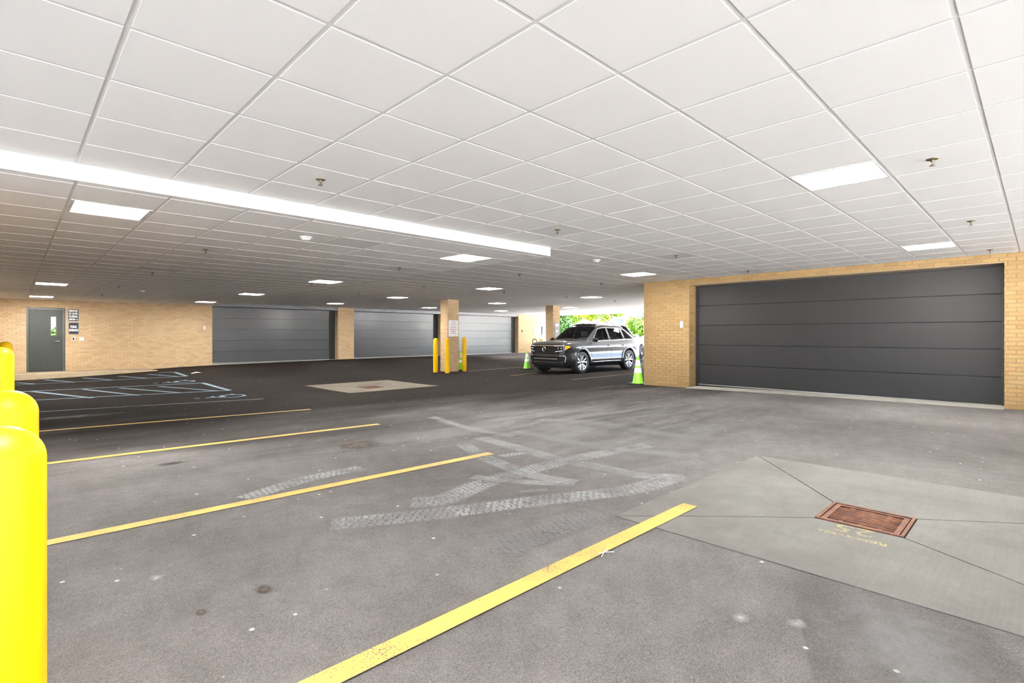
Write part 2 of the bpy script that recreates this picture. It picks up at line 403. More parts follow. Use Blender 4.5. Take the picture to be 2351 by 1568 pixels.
# ------------------------------------------------------------------ floor and ground
SX0, SX1, SY0, SY1 = 2.855, 5.30, -.90, 1.965            # near drain slab
GX0, GX1, GY0, GY1 = 3.78, 4.228, .568, 1.040            # its grate
TX0, TX1, TY0, TY1 = 5.70, 8.25, 11.30, 13.95            # far drain slab
HX0, HX1, HY0, HY1 = 6.60, 7.10, 12.15, 12.75
def axis(lo, hi, step, extra, far):
    a = []; n = round((hi - lo) / step)
    a = [lo + (hi - lo) * k / n for k in range(n + 1)]
    a = [v for v in a if all(abs(v - e) > step * .45 for e in extra)] + list(extra) + far
    return sorted(a)
gx = axis(-2.5, 27.0, .3, (SX0, SX1, GX0, GX1, TX0, TX1, HX0, HX1), [-120, -60, -30, -15, -8, -5, -3.5, 28.5, 31, 36, 45, 60, 90, 150])
gy = axis(-2.5, YB, .3, (SY0, SY1, GY0, GY1, TY0, TY1, HY0, HY1), [-120, -60, -30, -15, -8, -5, -3.5, 25, 28, 34, 45, 70, 120])
idx = {}; allv = []
for j, y in enumerate(gy):
    for i, x in enumerate(gx):
        idx[i, j] = len(allv); allv.append((x, y, floor_z(x, y)))
fl_f, gr_f = [], []
for j in range(len(gy) - 1):
    for i in range(len(gx) - 1):
        x = (gx[i] + gx[i+1]) / 2; y = (gy[j] + gy[j+1]) / 2
        if SX0 < x < SX1 and SY0 < y < SY1 or TX0 < x < TX1 and TY0 < y < TY1: continue
        q = (idx[i, j], idx[i+1, j], idx[i+1, j+1], idx[i, j+1])
        (fl_f if -5.2 <= x <= 27 and -5.1 <= y <= YB else gr_f).append(q)
def used(fs):
    m = {}; vs = []; out = []
    for f in fs:
        for k in f:
            if k not in m: m[k] = len(vs); vs.append(allv[k])
        out.append(tuple(m[k] for k in f))
    return vs, out
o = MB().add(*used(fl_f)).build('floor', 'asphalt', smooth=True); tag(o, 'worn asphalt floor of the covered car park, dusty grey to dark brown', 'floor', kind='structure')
o = MB().add(*used(gr_f)).build('ground', 'outside', smooth=True); tag(o, 'sunlit pale pavement outside the covered car park', 'pavement', kind='structure')

o = MB().box((-6, -6, -.66), (28, 24, -.64)).build('sky_block', 'joint'); tag(o, 'unseen sheet added under the asphalt floor to block sky light', 'sky_block', kind='structure')  # added sheet, stops sky light leaking up through gaps in the floor
def drain_slab(name, label, S, G, mat, joint_w, proud):
    x0, x1, y0, y1 = S; a0, a1, b0, b1 = G; cx, cy = (x0 + x1) / 2, (y0 + y1) / 2; zb = floor_z(cx, cy)
    root = thing(name, label, 'slab', (cx, cy, zb), kind='structure')
    O = [(x0, y0), (x1, y0), (x1, y1), (x0, y1)]; I = [(a0, b0), (a1, b0), (a1, b1), (a0, b1)]
    e = .12; bm = MB().box((x0 - cx - e, y0 - cy - e, -.08), (x1 - cx + e, b0 - cy, -.024)).box((x0 - cx - e, b1 - cy, -.08), (x1 - cx + e, y1 - cy + e, -.024)).box((x0 - cx - e, b0 - cy, -.08), (a0 - cx, b1 - cy, -.024)).box((a1 - cx, b0 - cy, -.08), (x1 - cx + e, b1 - cy, -.024))
    bm.build('joint_bed', 'joint', root)
    for k in range(4):                                    # four panels falling to the grate
        P = [O[k], O[(k+1) % 4], I[(k+1) % 4], I[k]]
        c = Vector((sum(p[0] for p in P) / 4, sum(p[1] for p in P) / 4))
        Q = []
        for n in range(4):                                # inset by half a joint
            p = Vector(P[n]); e0 = (Vector(P[n]) - Vector(P[n-1])).normalized(); e1 = (Vector(P[(n+1) % 4]) - Vector(P[n])).normalized()
            n0 = Vector((-e0.y, e0.x)); n1 = Vector((-e1.y, e1.x)); s = (n0 + n1); s /= max(.3, 1 + n0.dot(n1))
            Q.append(p + s * joint_w / 2)
        vs = []; fs = []; st = 8
        for u in range(st + 1):
            for w in range(5):
                p = (Q[0].lerp(Q[1], u / st)).lerp(Q[3].lerp(Q[2], u / st), w / 4)
                vs.append((p.x - cx, p.y - cy, floor_z(p.x, p.y) - zb + proud - .012 * (w / 4) ** 2))
        for u in range(st):
            for w in range(4): fs.append((u*5 + w, (u+1)*5 + w, (u+1)*5 + w + 1, u*5 + w + 1))
        nb = len(vs); ring = [u*5 for u in range(st+1)] + [st*5 + w for w in range(1, 5)] + [u*5 + 4 for u in range(st-1, -1, -1)] + [w for w in range(3, 0, -1)]
        vs += [(vs[r][0], vs[r][1], vs[r][2] - .11) for r in ring]; m = len(ring)
        fs += [(ring[r], nb + r, nb + (r+1) % m, ring[(r+1) % m]) for r in range(m)]
        MB().add(vs, fs).build('slab_panel', mat, root)
    return root
drain_slab('drain_slab', 'pale concrete slab of four panels around the rusty near drain', (SX0, SX1, SY0, SY1), (GX0, GX1, GY0, GY1), 'slab', .010, .004)
drain_slab('drain_slab', 'tan concrete slab around the drain in the middle of the far floor', (TX0, TX1, TY0, TY1), (HX0, HX1, HY0, HY1), 'slab_far', .02, .004)
def grate(label, G):
    a0, a1, b0, b1 = G; cx, cy = (a0 + a1) / 2, (b0 + b1) / 2; z = floor_z(cx, cy) - .006
    root = thing('drain_grate', label, 'drain grate', (cx, cy, z)); hx, hy = (a1 - a0) / 2 - .002, (b1 - b0) / 2 - .002
    MB().box((-hx, -hy, -.05), (hx, -hy + .018, .004)).box((-hx, hy - .018, -.05), (hx, hy, .004)).box((-hx, -hy + .018, -.05), (-hx + .018, hy - .018, .004)).box((hx - .018, -hy + .018, -.05), (hx, hy - .018, .004)).build('frame', 'rust', root)
    MB().box((-hx, -hy, -.35), (hx, hy, -.34)).box((-hx, -hy, -.34), (-hx + .01, hy, -.05)).box((hx - .01, -hy, -.34), (hx, hy, -.05)).box((-hx, -hy, -.34), (hx, -hy + .01, -.05)).box((-hx, hy - .01, -.34), (hx, hy, -.05)).build('pit', 'pit', root)
    ix, iy = hx - .026, hy - .026; n = 9; w = 2 * ix / n
    rim = MB().box((-ix, -iy, -.03), (ix, -iy + .03, 0)).box((-ix, iy - .03, -.03), (ix, iy, 0)).box((-ix, -iy + .03, -.03), (-ix + .02, iy - .03, 0)).box((ix - .02, -iy + .03, -.03), (ix, iy - .03, 0))
    rim.build('rim', 'rust', root)
    me = None
    for k in range(n):                                    # curved-top bars
        if k in (0, n - 1): continue
        x = -ix + w * (k + .5); h = w * .31
        b = MB().tube([(0, -iy + .025, -.014), (0, 0, -.008), (0, iy - .025, -.014)], h, 8)
        if me is None: ob = b.build('bar', 'rust', root, True, (x, 0, 0)); me = ob.data
        else: link('bar', me, root, (x, 0, 0))
    for y in (-iy * .5, 0, iy * .5): MB().box((-ix, y - .012, -.03), (ix, y + .012, -.006)).build('cross_bar', 'rust', root)
grate('rusty cast iron drain grate in the near concrete slab', (GX0, GX1, GY0, GY1))
grate('small dark drain grate in the far tan slab', (HX0, HX1, HY0, HY1))

# ------------------------------------------------------------------ brick walls
CH, BL, JT = .0677, .203, .0097
brick_me = {}
def unit_brick(mat):
    if mat not in brick_me:
        b = MB(); e = .5; c = .012
        b.add([(-e,0,-e),(e,0,-e),(e,0,e),(-e,0,e),(-e+c,-1,-e+.04),(e-c,-1,-e+.04),(e-c,-1,e-.04),(-e+c,-1,e-.04)],
              [(4,5,6,7),(0,1,5,4),(1,2,6,5),(2,3,7,6),(3,0,4,7)])
        me = bpy.data.meshes.new('brick'); me.from_pydata(b.v, [], b.f); me.materials.append(M[mat]); brick_me[mat] = me
    return brick_me[mat]
PROUD = .007
class Bricks:                                             # collects bricks of one wall, then builds them
    def __init__(s, mat='brick'): s.it = []; s.mat = mat
    def face(s, o, u, n, L, z0, z1, keep=lambda a, b: True, phase=0.0, floor=None):
        # o: (x, y) start, u: direction along, n: outward normal (2D unit); keep(a, z) tells whether a spot is wall
        rows = int((z1 - z0) / CH) + 1
        for r in range(rows):
            zt = z1 - r * CH - JT * .5; zb = zt - (CH - JT)
            if zt < z0 + .005: break
            zb = max(zb, z0)
            a = -BL + ((r % 2) * BL / 2 + phase) % BL
            while a < L:
                p0, p1 = max(0, a + JT / 2), min(L, a + BL - JT / 2)
                if p1 - p0 > .012:
                    # trim against openings in thin steps
                    runs = []; st = None; k = 12
                    for q in range(k + 1):
                        t = p0 + (p1 - p0) * q / k
                        ok = keep(t, (zt + zb) / 2)
                        if ok and st is None: st = t
                        if st is not None and (not ok or q == k):
                            if t - st > .012: runs.append((st, t))
                            st = None
                    for (b0, b1) in runs:
                        zf = zb
                        if floor: zf = max(zb, floor(b0))
                        if zt - zf < .01: continue
                        m = (b0 + b1) / 2
                        s.it.append(((o[0] + u[0] * m, o[1] + u[1] * m, (zt + zf) / 2), u, n, b1 - b0, zt - zf))
                a += BL
    def build(s, parent, limit=300):
        sized = []
        for it in s.it:
            (x, y, z), u, n, L, H = it
            toward = (-x) * n[0] + (-y) * n[1] > 0
            h = [(x + u[0]*L*.5*i, y + u[1]*L*.5*i, z + H*.5*j) for i, j in ((-1,-1),(1,-1),(1,1),(-1,1))]
            sized.append((parea(h) if toward else 0, it))
        sized.sort(key=lambda t: -t[0])
        objs = [t for t in sized[:limit] if t[0] >= 8]; rest = sized[len(objs):]
        pl = parent.location
        for _, ((x, y, z), u, n, L, H) in objs:
            b = link('brick', unit_brick(s.mat), parent, (x - pl.x, y - pl.y, z - pl.z))
            b.rotation_euler = (0, 0, math.atan2(u[1], u[0]) if abs(u[0] * n[1] - u[1] * n[0] + 1) < .5 else math.atan2(-u[1], -u[0])); b.scale = (L, PROUD, H)
        if rest:
            mb = MB()
            for _, ((x, y, z), u, n, L, H) in rest:
                c = Vector((x - pl.x, y - pl.y, z - pl.z)); U = Vector((*u, 0)) * L * .5; Nn = Vector((*n, 0)) * PROUD; Z = Vector((0, 0, H * .5))
                if (u[0] * n[1] - u[1] * n[0]) > 0: U = -U
                k = .985; q = [c - U - Z, c + U - Z, c + U + Z, c - U + Z]
                q += [c - U*k - Z*.94 + Nn, c + U*k - Z*.94 + Nn, c + U*k + Z*.94 + Nn, c - U*k + Z*.94 + Nn]
                mb.add(q, [(4,5,6,7),(0,1,5,4),(1,2,6,5),(2,3,7,6),(3,0,4,7)], random.random() * .98 + .01)
            tag(mb.build('brickwork', s.mat, parent), kind='stuff')
def wall_root(name, label, loc):
    return thing(name, label, 'wall', loc, kind='structure')

# near garage wall (x = XR, faces -x) with its opening
OY0, OY1, OZ = .417, 5.796, 2.350; PY1 = 7.0; REC = .40
wr = wall_root('wall_right', 'tan brick wall with the near black garage door', (XR, 3, 0))
def rel(p, q, c): return (p[0]-c[0], p[1]-c[1], p[2]-c[2]), (q[0]-c[0], q[1]-c[1], q[2]-c[2])
def wbox(mb, p, q, c): a, b = rel(p, q, c); mb.box(a, b); return mb
c = (XR, 3, 0); mb = MB()
RD = REC + .1
wbox(mb, (XR, OY1, -.3), (XR + RD, PY1, HC), c); wbox(mb, (XR, YN, -.3), (XR + RD, OY0, HC), c); wbox(mb, (XR, OY0, OZ), (XR + RD, OY1, HC), c)
wbox(mb, (XR + RD, YN, -.3), (XR + RD + .2, PY1, HC), c); wbox(mb, (XR + RD + .2, PY1 - .3, -.3), (XG, PY1, HC), c); wbox(mb, (XG - .2, YN, -.3), (XG, PY1 - .3, HC), c)
mb.build('mortar_bed', 'mortar_gold', wr)
B = Bricks('brick_gold')
B.face((XR, YN), (0, 1), (-1, 0), PY1 - YN, -.12, HC, lambda a, z: not (OY0 < a + YN < OY1 and z < OZ), floor=lambda a: floor_z(XR, a + YN) - .01)
B.face((XR, OY1), (1, 0), (0, -1), REC, -.1, OZ, phase=.05)
B.face((XR, OY0), (1, 0), (0, 1), REC, -.1, OZ, phase=.05)
B.face((XR, PY1), (1, 0), (0, 1), XG - XR, -.25, HC); B.face((XG, YN), (0, 1), (1, 0), PY1 - YN, -.2, HC)
B.build(wr)

def garage_door(name, label, mat, origin, u, n, W, H, panels, jamb_l, jamb_r):
    # origin: lower-left corner (3D) of the opening at the door plane seen from outside; u along, n outward
    root = thing(name, label, 'garage door', origin, kind='structure'); U = Vector((*u, 0)); Nn = Vector((*n, 0))
    def bx(name, a0, a1, z0, z1, d0, d1, m, bev=0):
        p = [U * a + Nn * d + Vector((0, 0, z)) for a in (a0, a1) for d in (d0, d1) for z in (z0, z1)]
        lo = [min(q[i] for q in p) for i in range(3)]; hi = [max(q[i] for q in p) for i in range(3)]
        return MB().box(lo, hi).build(name, m, root, bevel=bev)
    h = (H - .03) / panels
    for k in range(panels): bx('door_panel', jamb_l, W - jamb_r, .02 + k * h + .005, .02 + (k + 1) * h - .005, -.05, 0, mat, .0012)
    bx('backing', 0, W, -.15, H + .1, -.09, -.06, 'black')
    bx('bottom_seal', jamb_l, W - jamb_r, .0, .018, -.05, .004, 'satin')
    bx('jamb', 0, jamb_l, -.1, H, -.06, .03, 'black'); bx('jamb', W - jamb_r, W, -.1, H, -.06, .03, 'black')
    bx('head_seal', 0, W, H - .028, H + .02, -.05, .02, 'black')
    return root
garage_door('door_1', 'wide black panelled garage door in the near brick wall', 'gdoor', (XR + REC - .05, OY1, floor_z(XR, 3) + .02), (0, -1), (-1, 0), OY1 - OY0, OZ - floor_z(XR, 3) - .02, 5, .055, .05)
vs, fs = [], []
mb = MB(); n = 18
for k in range(n + 1):
    y = OY0 + .005 + (OY1 - OY0 - .01) * k / n; z = floor_z(XR, y)
    mb.v += [(XR - .16, y, z + .002), (XR - .16, y, z + .014), (XR + REC - .04, y, z + .022), (XR + REC - .04, y, z - .05)]; 
mb.f = [(4*k, 4*k+4, 4*k+5, 4*k+1)[::-1] for k in range(n)] + [(4*k+1, 4*k+5, 4*k+6, 4*k+2)[::-1] for k in range(n)]; mb.bv = [0] * len(mb.f)
tag(mb.build('threshold_slab', 'apron'), 'narrow pale concrete threshold below the near garage door', 'threshold', kind='structure')

# back wall (y = YB, faces -y)
DOORS = [(5.85, 11.22), (12.03, 17.30), (18.10, 23.41)]; PD = (.36, 1.325, -.05, 2.10); BD = (25.38, 26.30, -.02, 2.17); XEND = 27.2
wb = wall_root('wall_back', 'long tan brick wall with a steel door and three far garage doors', (12, YB, 0)); c = (12, YB, 0); mb = MB()
def seg(x0, x1, z0=-.4, z1=HC): wbox(mb, (x0, YB, z0), (x1, YB + .46, z1), c)
seg(-.9, PD[0]); seg(PD[0], PD[1], PD[3]); seg(PD[1], DOORS[0][0]); seg(DOORS[0][1], DOORS[1][0]); seg(DOORS[1][1], DOORS[2][0]); seg(DOORS[2][1], BD[0]); seg(BD[0], BD[1], BD[3]); seg(BD[1], XEND)
for (p, q) in (((-.9, -.4), (.94, HC)), ((.94, -.4), (1.14, 1.12)), ((.94, 1.86), (1.14, HC)), ((1.14, -.4), (XEND, HC))): wbox(mb, (p[0], YB + .46, p[1]), (q[0], YB + .6, q[1]), c)   # leaves the sight line of the door's glass open
mb.build('mortar_bed', 'mortar', wb)
B = Bricks()
def kb(a, z):
    x = a - .9
    for (p, q) in DOORS:
        if p < x < q: return False
    if PD[0] < x < PD[1] and z < PD[3]: return False
    return not (BD[0] < x < BD[1] and z < BD[3])
B.face((-.9, YB), (1, 0), (0, -1), XEND + .9, -.3, HC, kb, floor=lambda a: (-.06 if a - .9 < 3.6 else floor_z(a - .9, YB) - .01))
for (p, q) in DOORS:
    B.face((q, YB), (0, 1), (-1, 0), .36, -.1, HC, phase=.07)
B.build(wb)
for k, (p, q) in enumerate(DOORS):
    z0 = floor_z((p + q) / 2, YB) + .015
    garage_door('door_%d' % (k + 3), ['dark grey panelled garage door nearest the steel pedestrian door', 'grey panelled garage door partly behind the brick column with the notice', 'pale lit garage door farthest along the back wall'][k], 'gdoor_far', (p, YB + .34, z0), (1, 0), (0, -1), q - p, 2.36 - z0, 5, .03, .27)
    MB().box((p, 0, 2.355), (q, .30, HC)).build('trim_%d' % (k + 2), 'lintel', None, loc=(0, YB + .02, 0)); tag(bpy.data.objects['trim_%d' % (k + 2)], ['dark steel lintel over the garage door beside the steel door', 'shiny steel lintel over the middle far garage door', 'shiny steel lintel over the farthest garage door'][k], 'lintel', kind='structure')
    MB().box((p - .0, -.10, -.2), (q, .30, .012)).build('threshold_slab', 'apron', None, loc=(0, YB, z0 - .015))
    tag(bpy.data.objects[-1] if False else [o for o in bpy.data.objects if o.name.startswith('threshold_slab')][-1], ['thin concrete sill of the garage door beside the steel door', 'thin concrete sill of the middle far garage door', 'thin concrete sill of the farthest garage door'][k], 'threshold', kind='structure')
# left wall just out of frame
wl = wall_root('wall_left', 'tan brick wall along the left edge behind the yellow bollards', (-.8, 15, 0))
wbox(mb := MB(), (-1.1, 5.6, -.4), (-.8, YB, HC), (-.8, 15, 0)).build('mortar_bed', 'mortar', wl)
B = Bricks(); B.face((-.8, 5.6), (0, 1), (1, 0), YB - 5.6, -.3, HC); B.face((-1.1, 5.6), (1, 0), (0, -1), .3, -.1, HC); B.build(wl, 0)

# freestanding brick columns
def column(label, x0, y0, w, d):
    z0 = floor_z(x0 + w/2, y0 + d/2) - .03
    root = thing('brick_column', label, 'column', (x0 + w/2, y0 + d/2, z0)); c = (x0 + w/2, y0 + d/2, z0)
    wbox(MB(), (x0 + .006, y0 + .006, z0), (x0 + w - .006, y0 + d - .006, HC), c).build('mortar_core', 'mortar', root)
    B = Bricks()
    B.face((x0, y0), (1, 0), (0, -1), w, z0, HC); B.face((x0, y0), (0, 1), (-1, 0), d, z0, HC, phase=BL/2)
    B.face((x0, y0 + d), (1, 0), (0, 1), w, z0, HC); B.face((x0 + w, y0), (0, 1), (1, 0), d, z0, HC, phase=BL/2)
    B.build(root); return root
column('square tan brick column carrying a white notice', 11.54, 15.27, .51, .45)
column('square tan brick column behind the grey SUV', 17.29, 15.17, .47, .44)

# ------------------------------------------------------------------ ceilings
def gl(n0, n1, o, p, brk, p2): return {k: (o + p * k if k <= brk else o + p * brk + p2 * (k - brk)) for k in range(n0, n1 + 1)}
AX = gl(-5, 46, .355, .61, 11, .595); BY = gl(-8, 36, 2.713, .616, 5, .607)
LX = {k: .362 + .621 * k for k in range(-2, 10)}; LY = {k: 5.270 + .6165 * k for k in range(-1, 31)}
HLIGHTS = [(7, -3), (15, -3), (15, 5), (23, 13), (15, 13), (23, 21), (15, 21), (15, 29), (23, 29), (31, 21), (38, 21), (31, 13), (38, 13), (31, 29), (-1, -3)]
LLIGHTS = [(0, 1), (0, 17), (0, 26), (7, 1), (7, 9), (7, 17), (7, 25)]
def tiles(root, xs, ys, region, z, lights, grey, drop=.0028):
    unit = MB().box((-.5, -.5, -drop), (.5, .5, .012)); me0 = bpy.data.meshes.new('ceiling_tile'); me0.from_pydata(unit.v, [], unit.f); me1 = me0.copy()
    me0.materials.append(M['tile']); me1.materials.append(M['tile_grey'])
    cells = []; ks = sorted(xs); js = sorted(ys)
    for a, a2 in zip(ks, ks[1:]):
        for b, b2 in zip(js, js[1:]):
            for (x0, x1, y0, y1) in region:
                p0, p1, q0, q1 = max(xs[a], x0), min(xs[a2], x1), max(ys[b], y0), min(ys[b2], y1)
                if p1 - p0 < .04 or q1 - q0 < .04 or (a, b) in lights: continue
                h = .0125
                p0 += h; p1 -= h; q0 += h; q1 -= h
                cells.append((parea([(p0, q0, z), (p1, q0, z), (p1, q1, z), (p0, q1, z)]), (a, b), p0, p1, q0, q1))
    cells.sort(key=lambda t: -t[0]); pl = root.location; rest = MB()
    for k, (ar, ab, p0, p1, q0, q1) in enumerate(cells):
        cx, cy = (p0 + p1) / 2 - pl.x, (q0 + q1) / 2 - pl.y
        if k < 300 and ar > 30:
            o = link('ceiling_tile', me1 if ab in grey else me0, root, (cx, cy, z - pl.z)); o.scale = (p1 - p0, q1 - q0, 1)
        else: rest.box((cx - (p1-p0)/2, cy - (q1-q0)/2, z - pl.z - drop), (cx + (p1-p0)/2, cy + (q1-q0)/2, z - pl.z + .012), random.random() * .98 + .01)
    tag(rest.build('distant_ceiling_tiles', 'tile', root), kind='stuff')
    for (x0, x1, y0, y1) in region:
        for k in ks:
            if x0 + .01 < xs[k] < x1 - .01: MB().box((xs[k] - .012 - pl.x, y0 - pl.y, 0), (xs[k] + .012 - pl.x, y1 - pl.y, .03)).build('grid_bar', 'tbar', root)
        for k in js:
            if y0 + .01 < ys[k] < y1 - .01: MB().box((x0 - pl.x, ys[k] - .012 - pl.y, .0004), (x1 - pl.x, ys[k] + .012 - pl.y, .03)).build('grid_bar', 'tbar', root)
ceil = thing('ceiling', 'white suspended ceiling of square tiles over the aisle', 'ceiling', (10, 6, HC), kind='structure')
REG = [(XW, XR, YN, YS), (XS, XR, YS, PY1), (XS, XE, PY1, YB)]
tiles(ceil, AX, BY, REG, HC, set(HLIGHTS), {(7, 2), (12, 2), (20, 13), (17, 2)})
low = thing('ceiling', 'lower white tiled ceiling behind the white drop beam', 'ceiling', (2.5, 14, HL), kind='structure')
tiles(low, LX, LY, [(-.8, XS, YS, YB)], HL, set(LLIGHTS), {(4, 1), (7, 4), (2, 9)})
# white drop between the two ceilings
tr = thing('trim_1', 'long white drop beam where the ceiling steps down', 'ceiling drop', (2.5, YS, HL), kind='structure')
for (x0, x1) in ((-3.2, .105), (.108, 3.905), (3.908, XS)): MB().box((x0 - 2.5, 0, -.004), (x1 - 2.5, .018, HC - HL + .02)).build('fascia_board', 'white_paint', tr)
MB().box((XS - 2.5 - .018, .018, -.004), (XS - 2.5, YB - YS, HC - HL + .02)).build('fascia_board', 'white_paint', tr)
MB().tube([(.815 - 2.5, -.002, .125), (.86 - 2.5, -.003, .095), (1.02 - 2.5, -.002, .04), (1.12 - 2.5, -.002, .02)], .0012, 4).build('crack', 'grey_print', tr)
# upper building: keeps sun and sky out of the ceiling void
ub = MB().box((XW, YN, HC + .06), (XG, YB + .6, 4.6)).box((XG, PY1, HC + .06), (XE, YB + .6, 4.6)); tag(ub.build('upper_storey', 'stucco'), 'pale upper storey resting over the car park ceiling', 'building', kind='structure')
MB().box((XE - .02, PY1, HC - .035), (XE + .10, YB + .6, 4.6)).build('trim_5', 'soffit'); tag(bpy.data.objects['trim_5'], 'white edge board of the roof above the opening to the outside', 'trim', kind='structure')
MB().box((XW - .1, YN - .1, HC - .03), (XR, YN, 4.6)).build('trim_6', 'soffit'); tag(bpy.data.objects['trim_6'], 'white edge board of the roof behind the viewer', 'trim', kind='structure')

# sidewalk before the steel door
sw = thing('sidewalk', 'tan concrete walk with a curb before the grey steel door', 'sidewalk', (1.5, 22.9, -.045), kind='structure')
X1, Y0s = 3.80, 22.28
def walk_z(x): return -.05 - .045 * ss(2.2, 3.75, x)
mb = MB(); n = 16; cv = MB()
for k in range(n + 1):
    x = -.8 + (X1 - .0 + .8) * k / n; xe = x if k < n else X1
    mb.v += [(xe - 1.5, Y0s + .14 - 22.9, walk_z(x) + .045), (min(xe, 3.70) - 1.5, YB - 22.9, walk_z(x) + .045)]
    cv.v += [(xe - 1.5, Y0s - 22.9, floor_z(xe, Y0s) - .02 + .045), (xe - 1.5, Y0s + .015 - 22.9, walk_z(x) + .045 - .006), (xe - 1.5, Y0s + .14 - 22.9, walk_z(x) + .045)]
mb.f = [(2*k, 2*k+2, 2*k+3, 2*k+1) for k in range(n)]; mb.bv = [0]*n
cv.f = [(3*k, 3*k+3, 3*k+4, 3*k+1) for k in range(n)] + [(3*k+1, 3*k+4, 3*k+5, 3*k+2) for k in range(n)]; cv.bv = [0]*2*n
mb.build('walk_surface', 'walk', sw); cv.build('curb', 'curb', sw)
# ------------------------------------------------------------------ fixtures on the ceilings
def grid_side(p): return 'over the open floor'
def ceiling_light(cx, cy, sx, sy, z, label, group='lit square ceiling panels'):
    root = thing('ceiling_light', label, 'ceiling light', (cx, cy, z), group=group)
    w, d = sx / 2 - .014, sy / 2 - .014; t = .028
    MB().box((-w, -d, -.006), (w, -d + .012, .03)).box((-w, d - .012, -.006), (w, d, .03)).box((-w, -d + .012, -.006), (-w + t, d - .012, .03)).box((w - t, -d + .012, -.006), (w, d - .012, .03)).build('frame', 'tbar', root)
    MB().box((-w + t, -d + .012, -.002), (w - t, d - .012, .02)).build('diffuser', 'panel', root)
HL_LABEL = {(7, -3): 'lit ceiling panel nearest the viewer, before the near garage door', (15, -3): 'lit ceiling panel close to the lintel of the near garage door', (15, 5): 'lit ceiling panel just before the brick pier left of the near garage door',
    (23, 13): 'lit ceiling panel above the front of the grey SUV', (15, 13): 'lit ceiling panel between the drop beam end and the column with the notice', (23, 21): 'lit ceiling panel just right of the column with the notice',
    (15, 21): 'lit ceiling panel left of the column with the notice', (15, 29): 'lit ceiling panel before the pier between the first two far garage doors', (23, 29): 'lit ceiling panel before the middle far garage door', (31, 21): 'lit ceiling panel right of the column behind the SUV', (38, 21): 'lit ceiling panel at the roof edge behind the dark grey SUV', (31, 13): 'lit ceiling panel over the rear of the dark grey SUV', (38, 13): 'lit ceiling panel at the roof edge, beside the brick pier top', (31, 29): 'lit ceiling panel before the farthest garage door, near the blue door'}
for (a, b) in HLIGHTS:
    ceiling_light((AX[a] + AX[a+1]) / 2, (BY[b] + BY[b+1]) / 2, AX[a+1] - AX[a], BY[b+1] - BY[b], HC, HL_LABEL.get((a, b), 'lit ceiling panel far off near the open edge of the roof' if a > 0 else 'lit ceiling panel over the viewer, out of the picture'), 'lit square ceiling panels')
LLAB = {(0, 1): 'large lit panel in the lower ceiling just behind the drop beam', (0, 17): 'lit panel above the steel door, the one farther from the wall', (0, 26): 'lit panel above the steel door, the one closer to the wall',
    (7, 1): 'lit panel in the lower ceiling beside the free end of the drop beam', (7, 9): 'lit panel second from the drop beam in the lower ceiling row', (7, 17): 'lit panel third from the drop beam in the lower ceiling row', (7, 25): 'lit panel above the brick wall end beside the dark garage door'}
for (a, b) in LLIGHTS:
    ceiling_light((LX[a] + LX[a+1]) / 2, (LY[b] + LY[b+1]) / 2, LX[a+1] - LX[a], LY[b+1] - LY[b], HL, LLAB[a, b], 'lit square ceiling panels')
def sprinkler_proto():
    root = thing('sprinkler_head', '', 'sprinkler', (0, 0, 0))
    MB().lathe([(.012, .004), (.040, 0), (.041, -.004), (.034, -.008), (.012, -.010)], 20).build('escutcheon', 'brass', root, True)
    MB().lathe([(.012, -.008), (.012, -.022), (.006, -.024), (.005, -.048)], 10).tube([(.011, 0, -.02), (.016, 0, -.034), (.004, 0, -.05)], .003, 6).tube([(-.011, 0, -.02), (-.016, 0, -.034), (-.004, 0, -.05)], .003, 6).build('body', 'brass', root, True)
    MB().lathe([(.004, -.046), (.018, -.050), (.020, -.052), (.003, -.053)], 14).build('deflector', 'brass', root, True)
    return root
sp0 = sprinkler_proto(); first = True
SPR = [((1.87, 4.24, HC), 'brass sprinkler head just before the middle of the drop beam'), ((4.88, 4.21, HC), 'brass sprinkler head before the free end of the drop beam'), ((7.86, 4.21, HC), 'brass sprinkler head on a greyed tile left of the near garage door'),
    ((10.77, 4.18, HC), 'brass sprinkler head close to the lintel left half of the near garage door'), ((4.92, .57, HC), 'brass sprinkler head right beside the nearest lit panel'), ((7.92, .57, HC), 'brass sprinkler head between the two lit panels by the near garage door'),
    ((10.81, .56, HC), 'brass sprinkler head above the right corner of the near garage door'), ((7.86, 7.85, HC), 'small sprinkler head between drop beam end and column with the notice'), ((10.74, 7.79, HC), 'small sprinkler head left of the brick pier, behind the smoke detector'),
    ((1.93, 8.07, HL), 'brass sprinkler head in the lower ceiling left of the smoke detector'), ((1.92, 11.75, HL), 'second sprinkler head back in the lower ceiling row toward the steel door'), ((4.9, 7.88, HL), 'sprinkler head on a greyed tile behind the end of the drop beam'),
    ((1.88, 15.6, HL), 'third sprinkler head back in the lower ceiling row toward the steel door'), ((4.95, 11.68, HL), 'sprinkler head beside the second lit panel behind the drop beam'), ((1.92, 19.24, HL), 'farthest sprinkler head before the wall with the steel door'),
    ((4.95, 15.4, HL), 'sprinkler head before the third lit panel behind the drop beam'), ((10.75, 11.4, HC), 'small sprinkler head before the column with the notice'), ((13.7, 11.4, HC), 'small sprinkler head above the hood of the grey SUV'),
    ((7.9, 11.5, HC), 'small sprinkler head in the far main ceiling behind the drop beam edge'), ((7.9, 15.1, HC), 'small sprinkler head before the first far garage door'), ((13.7, 7.8, HC), 'small sprinkler head above the grey SUV roof, beside the pier'), ((16.6, 11.4, HC), 'small sprinkler head above the rear of the grey SUV')]
for (p, lab) in SPR:
    if first: sp0.location = p; sp0['label'] = lab; sp0['group'] = 'ceiling sprinkler heads'; first = False
    else: copy_tree(sp0, p, None, lab, 'ceiling sprinkler heads')
